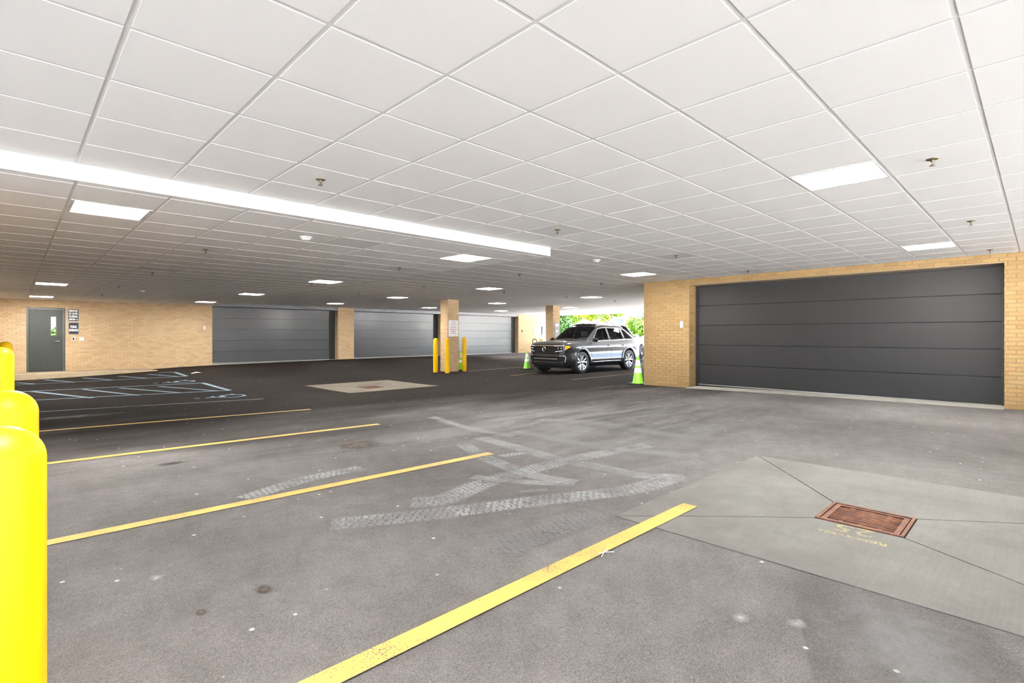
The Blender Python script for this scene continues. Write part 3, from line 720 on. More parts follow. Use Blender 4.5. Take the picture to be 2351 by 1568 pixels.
def smoke(p, lab):
    root = thing('smoke_detector', lab, 'smoke detector', p, group='white smoke detectors')
    MB().lathe([(.070, 0), (.072, -.012), (.060, -.022)], 28).build('base', 'plastic', root, True)
    MB().lathe([(.052, -.020), (.052, -.030), (.040, -.044), (.012, -.050)], 28).build('chamber', 'plastic', root, True)
smoke((2.55, 6.19, HL), 'white smoke detector in the lower ceiling behind the drop beam')
smoke((2.51, 16.8, HL), 'white smoke detector far back in the lower ceiling')
smoke((7.32, 5.42, HC), 'white smoke detector right of the free end of the drop beam')

# ------------------------------------------------------------------ steel doors
def steel_door(name, label, D, mat, fmat, lite, fw=.055):
    x0, x1, z0, z1 = D; root = thing(name, label, 'door', ((x0 + x1) / 2, YB, z0), kind='structure'); w = (x1 - x0) / 2; h = z1 - z0
    MB().box((-w, -.012, 0), (-w + fw, .12, h)).build('frame_post', fmat, root); MB().box((w - fw, -.012, 0), (w, .12, h)).build('frame_post', fmat, root)
    MB().box((-w + fw, -.012, h - fw * 1.2), (w - fw, .12, h)).build('frame_head', fmat, root)
    l0, l1, k0, k1 = [lite[0] - (x0 + x1) / 2, lite[1] - (x0 + x1) / 2, lite[2] - z0, lite[3] - z0]; a, b = -w + fw + .006, w - fw - .006; t = h - fw * 1.2 - .006
    MB().box((a, .03, .03), (l0, .075, t)).box((l1, .03, .03), (b, .075, t)).box((l0, .03, .03), (l1, .075, k0)).box((l0, .03, k1), (l1, .075, t)).build('door_leaf', mat, root)
    MB().box((l0 - .022, .018, k0 - .022), (l0, .03, k1 + .022)).box((l1, .018, k0 - .022), (l1 + .022, .03, k1 + .022)).box((l0, .018, k0 - .022), (l1, .03, k0)).box((l0, .018, k1), (l1, .03, k1 + .022)).build('lite_frame', fmat, root)
    MB().box((l0, .048, k0), (l1, .054, k1)).build('pane', 'glass', root)
    MB().box((a, .0, -.02), (b, .09, .03)).build('sill', 'black', root)
    hx = b - .07
    MB().lathe([(.026, 0), (.028, -.006), (.022, -.014)], 18, (hx, .03, 1.13), 'y').build('lock', 'chrome', root, True)
    hd = MB().lathe([(.028, 0), (.028, -.008), (.014, -.016), (.012, -.05)], 18, (hx, .03, 1.02), 'y').build('handle', 'chrome', root, True)
    MB().tube([(hx, -.02, 1.02), (hx - .05, -.026, 1.02), (hx - .13, -.024, 1.012)], .010, 8).build('lever', 'chrome', hd, True)
    MB().box((w - .004, -.016, 0), (w + .012, -.0, h + .012)).box((-w - .012, -.016, h), (w + .012, -.0, h + .014)).build('caulk_line', 'black', root)
    return root
steel_door('door_2', 'grey green steel door with a narrow glass lite in the back wall', PD, 'steel_door', 'frame_steel', (.972, 1.10, 1.175, 1.805))
steel_door('door_6', 'pale blue steel door with a slim lite far behind the SUV', BD, 'blue_door', 'blue_door', (25.62, 25.72, 1.0, 1.75))

# ------------------------------------------------------------------ signs and small wall boxes
def sign_plate(name, label, cx, cz, w, h, y, rimmat, facemat, lines, letter='lettering', rim=.018, rad=.03):
    root = thing(name, label, 'sign', (cx, y, cz))
    def plate(w, h, r, y0, y1):
        vs = []; n = 5
        for (sx, sz, a0) in ((1, 1, 0), (-1, 1, 90), (-1, -1, 180), (1, -1, 270)):
            for k in range(n + 1):
                a = math.radians(a0 + 90 * k / n); vs.append((sx * (w/2 - r) + r * math.cos(a), sz * (h/2 - r) + r * math.sin(a)))
        m = len(vs); V = [(p[0], y0, p[1]) for p in vs] + [(p[0], y1, p[1]) for p in vs]
        return V, [tuple(range(m)), tuple(range(2*m - 1, m - 1, -1))] + [(k, m + k, m + (k+1) % m, (k+1) % m) for k in range(m)]
    MB().add(*plate(w, h, rad, -.012, 0)).build('rim', rimmat, root)
    MB().add(*plate(w - 2*rim, h - 2*rim, rad * .7, -.016, -.011)).build('face', facemat, root)
    for ln in lines:
        if ln[0] == 'rule': MB().box((-ln[2]/2, -.0185, ln[1] - ln[3]/2), (ln[2]/2, -.0165, ln[1] + ln[3]/2)).build('rule', letter, root)
        elif ln[0] == 'bars':                               # print too small to read in the photograph
            _, z, hh, spans, mt = ln
            for (a, b) in spans: MB().box((a, -.0185, z - hh/2), (b, -.0165, z + hh/2)).build('print', mt, root)
        else:
            _, z, txt, hh, ww = ln
            v, f = text_mb(txt, hh, ww, .0035)
            MB().add([(p[0], -.0185, p[1] + z - hh/2) for p in v], f).build('text', letter, root)
    return root
sign_plate('direction_sign', 'black sign reading elevator with two names and a suite number', 1.553, 1.875, .30, .435, YB - .01, 'sign_grey', 'sign_black',
    [('t', .155, 'ELEVATOR', .052, .235), ('rule', .105, .21, .010), ('t', .055, 'Dr. Aurelia', .056, .225), ('t', -.03, 'Dr. Khoury', .056, .225), ('rule', -.085, .21, .010), ('t', -.145, 'SUITE 201 - A', .046, .235)])
sign_plate('direction_sign', 'black sign reading public entrance beside the steel door', 1.558, 1.412, .29, .425, YB - .01, 'sign_grey', 'sign_black',
    [('t', .062, 'PUBLIC', .075, .17), ('t', -.058, 'ENTRANCE', .075, .235)])
def wall_box(name, label, cat, p, w, h, d, n, mat, detail=None):
    root = thing(name, label, cat, p)
    a = MB().box((-w/2, -d, -h/2), (w/2, 0, h/2)).build('housing', mat, root, bevel=.004)
    if detail: MB().box((-w*.28, -d - .004, -h*.38), (w*.28, -d, h*.38)).build('keypad', detail, root)
    root.rotation_euler = (0, 0, math.atan2(n[0], -n[1]) if n[0] == 0 else -math.pi/2)
    return root
wall_box('card_reader', 'small white framed card reader below the public entrance sign', 'card reader', (1.552, YB - .007, 1.05), .085, .125, .025, (0, -1), 'plastic', 'sign_black')
wall_box('switch_plate', 'blank white wall plate right of the card reader', 'wall plate', (1.768, YB - .007, 1.048), .12, .12, .015, (0, -1), 'plastic')
wall_box('keypad_box', 'small grey box on the brick beside the first far garage door', 'keypad', (5.565, YB - .007, 1.475), .08, .16, .04, (0, -1), 'plastic_grey')
wall_box('keypad_box', 'small pale box on the brick pier left of the near garage door', 'keypad', (XR - .007, 5.965, 1.435), .055, .15, .05, (-1, 0), 'plastic')
wall_box('keypad_box', 'tiny box on the bright brick beside the farthest garage door', 'keypad', (23.75, YB - .007, 1.45), .08, .16, .04, (0, -1), 'brass')
sign_plate('direction_sign', 'small grey sign beside the pale blue door', 25.02, 1.40, .30, .44, YB - .01, 'sign_grey', 'sign_grey', [('bars', .06, .05, [(-.07, -.01), (.0, .06)], 'lettering'), ('bars', -.06, .05, [(-.09, -.02), (-.01, .09)], 'lettering')])
random.seed(3)
def words(w, k):
    sp = []; x = -w/2
    while x < w/2 - .01:
        l = random.uniform(.012, .03); sp.append((x, min(w/2, x + l))); x += l + random.choice((.006, .006, .02))
    return sp
L = [('bars', .21, .03, words(.22, 1), 'grey_print'), ('bars', .145, .026, words(.30, 1), 'grey_print'), ('bars', .085, .024, words(.24, 1), 'grey_print'), ('bars', .02, .026, words(.28, 1), 'red_print'), ('bars', -.055, .034, words(.32, 1), 'red_print'), ('bars', -.12, .034, words(.2, 1), 'red_print'), ('bars', -.19, .03, words(.32, 1), 'grey_print'), ('rule', .262, .34, .008), ('rule', -.262, .34, .008)]
sign_plate('notice_board', 'white notice with rows of small red and grey print on the brick column', 11.786, 1.433, .435, .60, 15.262, 'sign_white', 'sign_white', L, 'grey_print', .02, .012)
sign_plate('notice_board', 'grey framed notice on the brick column behind the SUV', 17.535, 1.42, .30, .66, 15.162, 'sign_grey', 'sign_grey', [('bars', .2, .09, [(-.11, .11)], 'lettering'), ('bars', -.06, .1, [(-.05, .05)], 'lettering'), ('bars', .27, .05, [(-.1, .1)], 'grey_print')], 'lettering', .03, .012)

# ------------------------------------------------------------------ bollards, cones
def bollard(x, y, top, lab, r=.083, n=32):
    z = floor_z(x, y) - .01; h = top - z; root = thing('bollard', lab, 'bollard', (x, y, z), group='yellow bollards')
    prof = [(r, 0), (r, h - r)] + [(r * math.cos(a), h - r + r * math.sin(a)) for a in [math.pi/2 * k / 10 for k in range(1, 10)]] + [(.004, h)]
    sharp(MB().lathe(prof, n).build('sleeve', 'yellow', root, True), 50)
    MB().lathe([(r + .006, 0), (r + .006, .014), (r - .002, .016)], n).build('base_collar', 'joint', root, True)
def from_px(px, py_top, Z): p = atZ(px, py_top, Z); return p.x, p.y, p.z
for (px, ty, Z, lab) in ((0, 979, 1.22, 'yellow bollard closest to the viewer at the left edge'), (17, 896, 1.83, 'yellow bollard second from the viewer at the left edge'), (3, 797, 4.5, 'yellow bollard third from the viewer at the left edge'), (12, 784, 7.6, 'yellow bollard farthest back of the four at the left edge')):
    x, y, z = from_px(px, ty, Z); bollard(x, y, z, lab)
for (px, by, ty, lab) in ((1000, 855, 776, 'yellow bollard left of the column with the notice'), (1027, 856.5, 776, 'yellow bollard in front of the column with the notice'), (1066, 852.5, 773.5, 'yellow bollard right of the column with the notice')):
    p = onf(px, by); Z = p.x * cY + p.y * sY; bollard(p.x, p.y, CAMZ - (ty - CY) / F * Z, lab)
bollard(16.78, 15.42, 1.00, 'yellow bollard left of the column behind the grey SUV'); bollard(17.00, 14.86, 1.02, 'yellow bollard in front of the column behind the grey SUV')
def cone(x, y, lab, rz=0):
    z = floor_z(x, y) + .002; root = thing('traffic_cone', lab, 'traffic cone', (x, y, z), rz, 'lime green traffic cones')
    MB().box((-.185, -.185, 0), (.185, .185, .035)).build('base', 'black', root, bevel=.01)
    H = .71; r0, r1 = .135, .03
    def R(h): return r0 + (r1 - r0) * (h - .035) / (H - .035)
    MB().lathe([(r0 + .025, .033), (r0 + .006, .045)] + [(R(.05), .05), (R(H - .02), H - .02), (r1 * .7, H), (r1 * .45, H)], 28, cap=False).build('cone_body', 'lime', root, True)
    for (a, b) in ((.30, .42), (.475, .62)): MB().lathe([(R(a) + .003, a), (R(b) + .003, b)], 28, cap=False).build('reflective_collar', 'reflect', root, True)
p = onf(1464.5, 882.5); cone(p.x, p.y, 'lime green cone beside the brick pier behind the SUV')
p = onf(1210, 847.5); cone(p.x, p.y, 'lime green cone in front of the SUV grille')
p = onf(1058, 850.5); cone(p.x, p.y, 'lime green cone half hidden behind the bollard right of the column')
def hoop(x, y, w, h, mat, lab, rz):
    z = floor_z(x, y) - .01; root = thing('bike_hoop', lab, 'bike rack', (x, y, z), rz); pts = [(-w/2, 0, .01), (-w/2, 0, h - w/2)] + [(-w/2 * math.cos(a), 0, h - w/2 + w/2 * math.sin(a)) for a in [math.pi * k / 12 for k in range(1, 12)]] + [(w/2, 0, h - w/2), (w/2, 0, .01)]
    MB().tube(pts, .022, 10).build('tube', mat, root, True); MB().lathe([(.06, 0), (.06, .012)], 14, (-w/2, 0, 0)).build('foot', mat, root); MB().lathe([(.06, 0), (.06, .012)], 14, (w/2, 0, 0)).build('foot', mat, root)
p = atZ(1227.5, 778, 27); hoop(p.x, p.y, .20, p.z - floor_z(p.x, p.y), 'black', 'dark metal hoop standing before the bright far wall', -.8)
p = atZ(1242, 769, 29); hoop(p.x, p.y, .12, p.z - floor_z(p.x, p.y), 'satin', 'pale metal hoop near the pale blue door', -.8)

# ------------------------------------------------------------------ paint on the floor
def flat(name, label, cat, vs, fs, mat, group=None, uv=None):
    cx = sum(v[0] for v in vs) / len(vs); cy = sum(v[1] for v in vs) / len(vs); cz = min(v[2] for v in vs)
    o = MB().add([(v[0]-cx, v[1]-cy, v[2]-cz) for v in vs], fs).build(name, mat, None, loc=(cx, cy, cz))
    if uv:
        l = o.data.uv_layers.new(name='UVMap')
        for lp in o.data.loops: l.data[lp.index].uv = uv[lp.vertex_index]
    if label: tag(o, label, cat, group)
    return o
def pxline(a, b, w, mat, lab, off=.004, extend=None):
    A, Bq = onf(*a), onf(*b); y = (A.y + Bq.y) / 2
    if extend is not None: A = Vector((extend, A.y + (A.y - Bq.y) * (A.x - extend) / max(.1, Bq.x - A.x) * 0, 0))
    vs, fs, uv = strip([(A.x, A.y), (Bq.x, Bq.y)], w, off); return flat('parking_line', lab, 'parking line', vs, fs, mat, 'painted stall lines')
pxline((740, 1568), (1585, 1161), .105, 'yline', 'yellow stall line nearest the viewer, ending on the concrete slab', .0075, 0.2)
pxline((80, 1253), (1127, 1041), .105, 'yline', 'yellow stall line second from the viewer, crossed by tyre tracks')
pxline((82, 1068), (870, 974), .105, 'yline', 'yellow stall line third from the viewer')
pxline((75, 992), (713, 940), .10, 'yline', 'thin looking yellow stall line farthest of the four long ones')
pxline((75, 947), (605, 916), .09, 'wline', 'faint pale stall line before the blue striped aisles')
for (a, b, lab) in (((1172, 863), (1262, 851.5), 'worn yellow line ahead of the SUV front wheels'), ((1312, 872), (1462, 857), 'worn yellow line along the near side of the SUV'), ((1075, 852), (1195, 843), 'worn yellow line right of the bollards by the column')):
    pxline(a, b, .09, 'yworn', lab)
def aisle(label, rows, off=.004):
    root = None; meshes = []
    for nm, a, b, w in rows:
        A, Bq = onf(*a), onf(*b); vs, fs, uv = strip([(A.x, A.y), (Bq.x, Bq.y)], w, off); meshes.append((nm, vs, fs))
    cx = sum(v[0] for v in meshes[0][1]) / len(meshes[0][1]); cy = sum(v[1] for v in meshes[0][1]) / len(meshes[0][1]); z = floor_z(cx, cy)
    root = thing('access_aisle_marking', label, 'floor marking', (cx, cy, z))
    for nm, vs, fs in meshes: MB().add([(v[0]-cx, v[1]-cy, v[2]-z) for v in vs], fs).build(nm, 'bline', root)
aisle('light blue striped access aisle nearer the viewer', [('border_line', (65, 920), (530, 896.3), .10), ('border_line', (39, 900), (469, 879.4), .10), ('end_bar', (467, 879.8), (527, 896.3), .12)] +
      [('hatch_line', a, b, .10) for a, b in (((74, 899), (212, 914)), ((191, 894), (318, 908)), ((275, 891), (414, 902)), ((365, 887.5), (504, 898)))])
aisle('light blue striped access aisle along the concrete walk', [('border_line', (26, 884.6), (430, 864), .10), ('border_line', (365, 856), (404, 854.5), .10), ('end_bar', (402, 855), (428, 863.8), .12)] +
      [('hatch_line', a, b, .10) for a, b in (((36, 879), (79, 882)), ((103, 872.5), (171, 878)), ((191, 868), (259, 873)), ((272, 864), (339, 869)), ((339, 859.5), (409, 865)))], .005)
def wheelchair(bx, by, size, lab):
    # strokes in (right, up) with up = -x, right = +y
    S = size; mb = MB()
    def st(pts, w):
        P = [(bx - u * S, by + r * S) for r, u in pts]; vs, fs, uv = strip(P, w * S, .006, .05); mb.add(vs, fs)
    st([(.30 * math.cos(a) - .02, .30 + .30 * math.sin(a)) for a in [math.radians(t) for t in range(120, 371, 12)]], .07)
    st([(-.10, .80), (-.06, .42)], .10); st([(-.08, .43), (.20, .43)], .09); st([(.18, .43), (.32, .12)], .09); st([(.32, .12), (.42, .16)], .07); st([(-.06, .62), (.14, .62)], .07)
    st([(-.14, .96), (-.06, .96)], .11)
    cx, cy = bx - .4 * S, by; z = floor_z(cx, cy)
    o = MB().add([(v[0]-cx, v[1]-cy, v[2]-z) for v in mb.v], mb.f).build('wheelchair_symbol', 'bline', None, loc=(cx, cy, z)); tag(o, lab, 'floor marking', 'painted wheelchair symbols')
p = onf(560, 907.5); wheelchair(p.x, p.y, .98, 'light blue wheelchair symbol nearer the viewer')
p = onf(445, 874.5); wheelchair(p.x, p.y, .98, 'light blue wheelchair symbol between the two striped aisles')
# stencilled bay number on the slab: up = -x, reading along +y
def stencil(rows, lab):
    root = thing('bay_stencil', lab, 'floor marking', (3.6, .79, floor_z(3.6, .79)))
    for txt, xb, yc, h, w in rows:
        v, f = text_mb(txt, h, w, .002)
        
        def top(x, y): return floor_z(x, y) + .0052 - .012 * min(1, max(0, (x - SX0) / (GX0 - SX0))) ** 2 - floor_z(3.6, .79)
        MB().add([(xb - 3.6 - p[1], yc - .79 + p[0], top(xb - p[1], yc + p[0])) for p in v], f).build('text', 'ytext', root)
stencil([('RESERVED', 3.573, .785, .044, .345), ('25', 3.765, .80, .15, .20)], 'worn yellow reserved stencil upside down below the rusty grate')

# ------------------------------------------------------------------ tyre tracks, stains and litter
def decal_mat(name, col, kind, amax):
    m, nt, b = new_mat(name); out = nt.nodes['Material Output']; uv = N(nt, 'ShaderNodeUVMap').outputs[0]
    sep = N(nt, 'ShaderNodeSeparateXYZ'); nt.links.new(uv, sep.inputs[0]); u, v = sep.outputs[0], sep.outputs[1]
    P = gpos(nt); n1 = noise(nt, P, 2.2, 4, .65); n2 = noise(nt, P, 60, 3, .7)
    edge = ramp(nt, v, [(0, 0), (.14, 1), (.86, 1), (1, 0)])
    if kind == 'block':
        bt = N(nt, 'ShaderNodeTexBrick'); bt.offset = .5; bt.inputs['Scale'].default_value = 1; bt.inputs['Brick Width'].default_value = .05; bt.inputs['Row Height'].default_value = .21; bt.inputs['Mortar Size'].default_value = .007; bt.inputs['Mortar Smooth'].default_value = .1
        nz = noise(nt, P, 17, 2); cm = N(nt, 'ShaderNodeCombineXYZ'); nt.links.new(math_(nt, 'ADD', u, math_(nt, 'MULTIPLY', nz, .07)), cm.inputs[0]); nt.links.new(math_(nt, 'ADD', v, math_(nt, 'MULTIPLY', nz, .35)), cm.inputs[1]); nt.links.new(cm.outputs[0], bt.inputs[0])
        pat = ramp(nt, bt.outputs['Fac'], [(.2, 1), (.7, .12)])
    elif kind == 'rib':
        s = math_(nt, 'SINE', math_(nt, 'MULTIPLY', v, 2 * math.pi * 5.5)); pat = ramp(nt, math_(nt, 'ADD', math_(nt, 'MULTIPLY', s, .5), .5), [(.25, .18), (.55, 1)])
    else:
        pat = None; edge = ramp(nt, v, [(0, 0), (.5, 1), (1, 0)])
    a = math_(nt, 'MULTIPLY', edge, ramp(nt, n1, [(.30, .35), (.55, 1)])); a = math_(nt, 'MULTIPLY', a, ramp(nt, n2, [(.30, .55), (.50, 1)]))
    if pat is not None: a = math_(nt, 'MULTIPLY', a, pat)
    a = math_(nt, 'MULTIPLY', a, amax)
    b.inputs['Base Color'].default_value = (*col, 1); setp(b, .9, 0, .2)
    nt.links.new(a, b.inputs['Alpha']); return m
M['t_block'] = decal_mat('tyre_dust_blocks', (.225, .225, .223), 'block', .78); M['t_rib'] = decal_mat('tyre_dust_ribs', (.225, .225, .223), 'rib', .85); M['t_smear'] = decal_mat('dust_smear', (.195, .193, .19), 'smear', .6)
M['t_faint'] = decal_mat('tyre_dust_faint', (.175, .173, .171), 'block', .5)
M['t_dark'] = decal_mat('dark_smear', (.035, .03, .027), 'smear', .6)
def zc(pts): return [(760 + x * .3828, 940 + y * .3828) for x, y in pts]
TR = [(zc([(0, 690), (400, 650), (800, 605), (1100, 565), (1400, 530), (1750, 490), (1960, 440), (2060, 395)]), .26, 't_block', 'long grey dusty tyre track reaching from left to the slab'),
      (zc([(480, 560), (680, 540), (900, 450), (1150, 375), (1400, 310), (1700, 250), (1900, 215)]), .27, 't_block', 'grey blocky tyre track crossing the ribbed tracks'),
      (zc([(790, 210), (950, 300), (1150, 375), (1300, 415), (1470, 440)]), .22, 't_rib', 'grey ribbed tyre track over the end of the second yellow line'),
      (zc([(890, 170), (1100, 225), (1350, 295), (1600, 345), (1850, 395), (2120, 412)]), .24, 't_rib', 'long grey ribbed tyre track right of the yellow line end'),
      (zc([(610, 45), (760, 95), (900, 130), (1100, 160)]), .24, 't_smear', 'faint pale track at the edge of the dark asphalt'),
      (zc([(1110, 130), (1400, 190), (1800, 250), (2200, 275)]), .40, 't_smear', 'broad pale dust smear before the near garage door'),
      (zc([(1250, 60), (1600, 85), (2000, 150), (2350, 190)]), .45, 't_smear', 'broad pale dust smear nearer the brick pier'),
      (zc([(850, 405), (1000, 425), (1200, 440), (1460, 448)]), .16, 't_rib', 'short pale track beside the crossing tracks'),
      (zc([(1560, 390), (1800, 385), (2000, 350), (2230, 310)]), .20, 't_faint', 'faint tyre track toward the corner of the slab'),
      (zc([(1000, 840), (1200, 760), (1400, 690), (1600, 620)]), .30, 't_faint', 'faint broad tyre print left of the slab corner'),
      (zc([(1020, 285), (1100, 270), (1190, 262)]), .16, 't_block', 'short blocky print just past the end of the second yellow line'),
      ([(560, 1146), (640, 1120), (720, 1097), (830, 1075)], .22, 't_block', 'grey tyre track left of the second yellow line'),
      (zc([(1130, 495), (1220, 490), (1300, 482)]), .10, 't_smear', 'small white scuff between the tyre tracks'), (zc([(1555, 495), (1650, 490), (1720, 488)]), .09, 't_smear', 'small white scuff left of the slab corner')]
for i, (pts, w, mt, lab) in enumerate(TR):
    W = []; 
    for q in pts: W.append(onf(*q))
    sm = []                                                # smooth the path
    for k in range(len(W) - 1):
        p0 = W[max(k-1, 0)]; p1 = W[k]; p2 = W[k+1]; p3 = W[min(k+2, len(W)-1)]
        for t in (0, .25, .5, .75):
            sm.append(.5 * ((2*p1) + (p2 - p0) * t + (2*p0 - 5*p1 + 4*p2 - p3) * t*t + (3*p1 - p0 - 3*p2 + p3) * t**3))
    sm.append(W[-1])
    vs, fs, uv = strip([(p.x, p.y) for p in sm], w, .0022 + .0002 * i, .1); flat('tyre_track', lab, 'tyre track', vs, fs, mt, 'dusty tyre tracks', uv)
def blob_mat(name, c0, c1, amax, ns=6):
    m, nt, b = new_mat(name); uv = N(nt, 'ShaderNodeUVMap').outputs[0]; P = gpos(nt)
    sub = N(nt, 'ShaderNodeVectorMath', operation='SUBTRACT'); nt.links.new(uv, sub.inputs[0]); sub.inputs[1].default_value = (.5, .5, 0)
    ln = N(nt, 'ShaderNodeVectorMath', operation='LENGTH'); nt.links.new(sub.outputs[0], ln.inputs[0])
    d = math_(nt, 'ADD', ln.outputs['Value'], math_(nt, 'MULTIPLY', math_(nt, 'SUBTRACT', noise(nt, P, ns, 5, .75), .5), .75))
    nt.links.new(math_(nt, 'MULTIPLY', ramp(nt, d, [(.10, 1), (.40, 0)]), amax), b.inputs['Alpha'])
    nt.links.new(ramp(nt, noise(nt, P, 14, 4, .7), [(.35, c0), (.65, c1)]), b.inputs['Base Color']); setp(b, .8, 0, .3); return m
M['oil'] = blob_mat('oil_stain', (.014, .011, .009), (.03, .025, .021), .8); M['earth'] = blob_mat('earthy_patch', (.012, .008, .005), (.06, .042, .024), .95, 9)
M['chalk'] = blob_mat('chalk_spot', (.30, .295, .285), (.38, .37, .36), .55, 22)
M['bleach'] = blob_mat('bleached_patch', (.17, .167, .164), (.22, .217, .214), .4, 8)
def blob(px, py, sx, sy, mat, lab, rz=0, i=0):
    c = onf(px, py); vs = []; uv = []
    for j in range(5):
        for k in range(5):
            a, b_ = (j/4 - .5) * sx, (k/4 - .5) * sy; x = c.x + a * math.cos(rz) - b_ * math.sin(rz); y = c.y + a * math.sin(rz) + b_ * math.cos(rz); vs.append((x, y, floor_z(x, y) + .003)); uv.append((j/4, k/4))
    flat('floor_stain', lab, 'stain', vs, [(j*5+k, j*5+5+k, j*5+6+k, j*5+k+1) for j in range(4) for k in range(4)], mat, 'floor stains', uv)
blob(825, 1021, .62, .85, 'earth', 'dark earthy pothole patch beside the third yellow line', -.75)
blob(606, 1354, .09, .13, 'earth', 'small dark brown spot between the nearest two yellow lines'); blob(461, 1407, .07, .08, 'earth', 'tiny dark brown spot left of the larger brown spot')
blob(310, 999, 1.1, .5, 'oil', 'dark oil stain between the third and fourth yellow lines'); blob(245, 1019, .9, .6, 'oil', 'smaller dark oil stain left of the first'); blob(165, 957, 2.2, .6, 'oil', 'long dark stain behind the bollards at the left'); blob(395, 1064, .35, .2, 'oil', 'small dark stain just before the third yellow line')
blob(360, 1327, .10, .09, 'chalk', 'small white chalky spot left on the near asphalt'); blob(1830, 1433, .12, .09, 'chalk', 'white chalky spot below the concrete slab'); blob(1700, 1420, .10, .09, 'chalk', 'white chalky spot left of the other below the slab'); blob(2080, 1490, 1.3, .7, 'bleach', 'broad pale bleached patch at the lower right', .4)
p = onf(452, 857); o = MB().add([(-.17, -.05, .0), (-.02, -.06, .02), (.12, -.03, .012), (.16, .02, .0), (.0, .05, .03), (-.15, .06, .005), (-.02, 0, .045)], [(0,1,6), (1,2,6), (2,3,6), (3,4,6), (4,5,6), (5,0,6)]).build('paper_scrap', 'paper', None, loc=(p.x, p.y, floor_z(p.x, p.y) + .004)); tag(o, 'crumpled white scrap lying past the blue striped aisle', 'litter')
p = onf(1387, 1272); o = MB().tube([(-.05, -.02, .008), (0, 0, .012), (.06, .015, .008)], .002, 5).tube([(-.03, .02, .007), (.01, -.005, .01), (.05, -.03, .007)], .002, 5).build('dry_twig', 'paper', None, loc=(p.x, p.y, floor_z(p.x, p.y))); tag(o, 'tiny dry twig beside the nearest yellow line', 'litter')
# ------------------------------------------------------------------ cars
def carpaint(name, col, metal, rough=.28):
    return simple(name, col, rough, metal, .5, .8, var=.04, vscale=2)
M['paint_grey'] = carpaint('graphite_car_paint', (.058, .060, .064), .65); M['paint_white'] = carpaint('white_car_paint', (.80, .80, .78), 0); M['paint_cream'] = carpaint('pearl_car_paint', (.72, .66, .54), 0)
M['trim_black'] = simple('gloss_black_trim', (.004, .004, .0045), .45, 0, .2); M['tyre'] = simple('tyre_rubber', (.018, .018, .019), .75, bmp=.2); M['rim_silver'] = simple('machined_alloy', (.45, .45, .46), .3, .3); M['rim_dark'] = simple('dark_alloy', (.03, .03, .03), .4, .5)
M['amber'] = simple('amber_lens', (.95, .42, .02), .2); M['lamp_clear'] = simple('headlamp_lens', (.012, .012, .014), .15, 0, .3); M['lamp_white'] = simple('lamp_element', (.85, .86, .88), .15); M['tail_red'] = simple('tail_lens', (.45, .16, .15), .2); M['seat'] = simple('seat_fabric', (.06, .056, .054), .85)
FR = [(-.93, .82), (-.80, .92), (-.45, .97), (0, .985), (.40, .99), (2.9, .985), (3.4, .97), (3.75, .93), (3.92, .88), (4.00, .84)]
TAB = dict(
 w=FR,
 zb=[(-.93, .34), (-.80, .27), (-.5, .24), (0, .24), (2.9, .24), (3.4, .27), (3.75, .33), (4.00, .45)],
 z5=[(-.93, .90), (-.80, .93), (-.45, .95), (0, .96), (3.4, .99), (4.00, .97)],
 z6=[(-.93, 1.02), (-.80, 1.07), (-.45, 1.10), (0, 1.11), (.65, 1.12), (1.4, 1.13), (2.0, 1.14), (2.8, 1.17), (3.3, 1.19), (3.75, 1.17), (3.92, 1.12), (4.00, 1.06)],
 y6=[(-.93, .76), (-.80, .86), (-.45, .90), (0, .915), (.65, .925), (2.0, .93), (2.9, .92), (3.4, .89), (3.75, .84), (3.92, .80), (4.00, .78)],
 z7=[(-.93, 1.04), (-.80, 1.095), (-.45, 1.13), (0, 1.15), (.20, 1.155), (.42, 1.165), (.80, 1.39), (1.20, 1.60), (1.7, 1.655), (2.6, 1.635), (3.0, 1.575), (3.4, 1.44), (3.75, 1.26), (3.92, 1.15), (4.00, 1.075)],
 y7=[(-.93, .68), (-.80, .76), (-.45, .79), (0, .80), (.42, .80), (.80, .755), (1.20, .71), (1.7, .705), (2.6, .695), (3.0, .68), (3.4, .68), (3.75, .74), (4.00, .75)],
 z8=[(-.93, 1.05), (-.80, 1.105), (-.45, 1.145), (0, 1.17), (.20, 1.18), (.42, 1.19), (.80, 1.44), (1.20, 1.68), (1.7, 1.735), (2.6, 1.715), (3.0, 1.65), (3.4, 1.50), (3.75, 1.285), (3.92, 1.16), (4.00, 1.085)],
 y8=[(-.93, .58), (-.80, .64), (-.45, .68), (0, .69), (.42, .69), (.80, .67), (1.20, .63), (1.7, .625), (2.6, .615), (3.0, .61), (3.4, .63), (3.75, .69), (4.00, .72)],
 z10=[(-.93, 1.06), (-.80, 1.12), (-.45, 1.165), (0, 1.195), (.20, 1.21), (.42, 1.225), (.80, 1.485), (1.20, 1.725), (1.7, 1.785), (2.6, 1.76), (3.0, 1.69), (3.4, 1.525), (3.75, 1.30), (3.92, 1.17), (4.00, 1.095)])
def section(s):                                           # half cross-section of the body, 11 key points (y, z)
    g = {k: crom(t, s) for k, t in TAB.items()}; w, zb = g['w'], g['zb']
    return [(0, zb), (.80 * w, zb), (.955 * w, zb + .10), (w, .50 if zb < .4 else .58), (.968 * w, .73), (w, g['z5']), (g['y6'], g['z6']), (g['y7'], g['z7']), (g['y8'], g['z8']), (.5 * g['y8'], .35 * g['z8'] + .65 * g['z10']), (0, g['z10'])]
SUBR = [1, 3, 3, 4, 4, 4, 7, 3, 5, 5]
def nose(y, s): return .34 * abs(y) ** 3.2 * ss(.2, -.93, s) - .10 * abs(y) ** 2.6 * ss(3.3, 4.0, s)
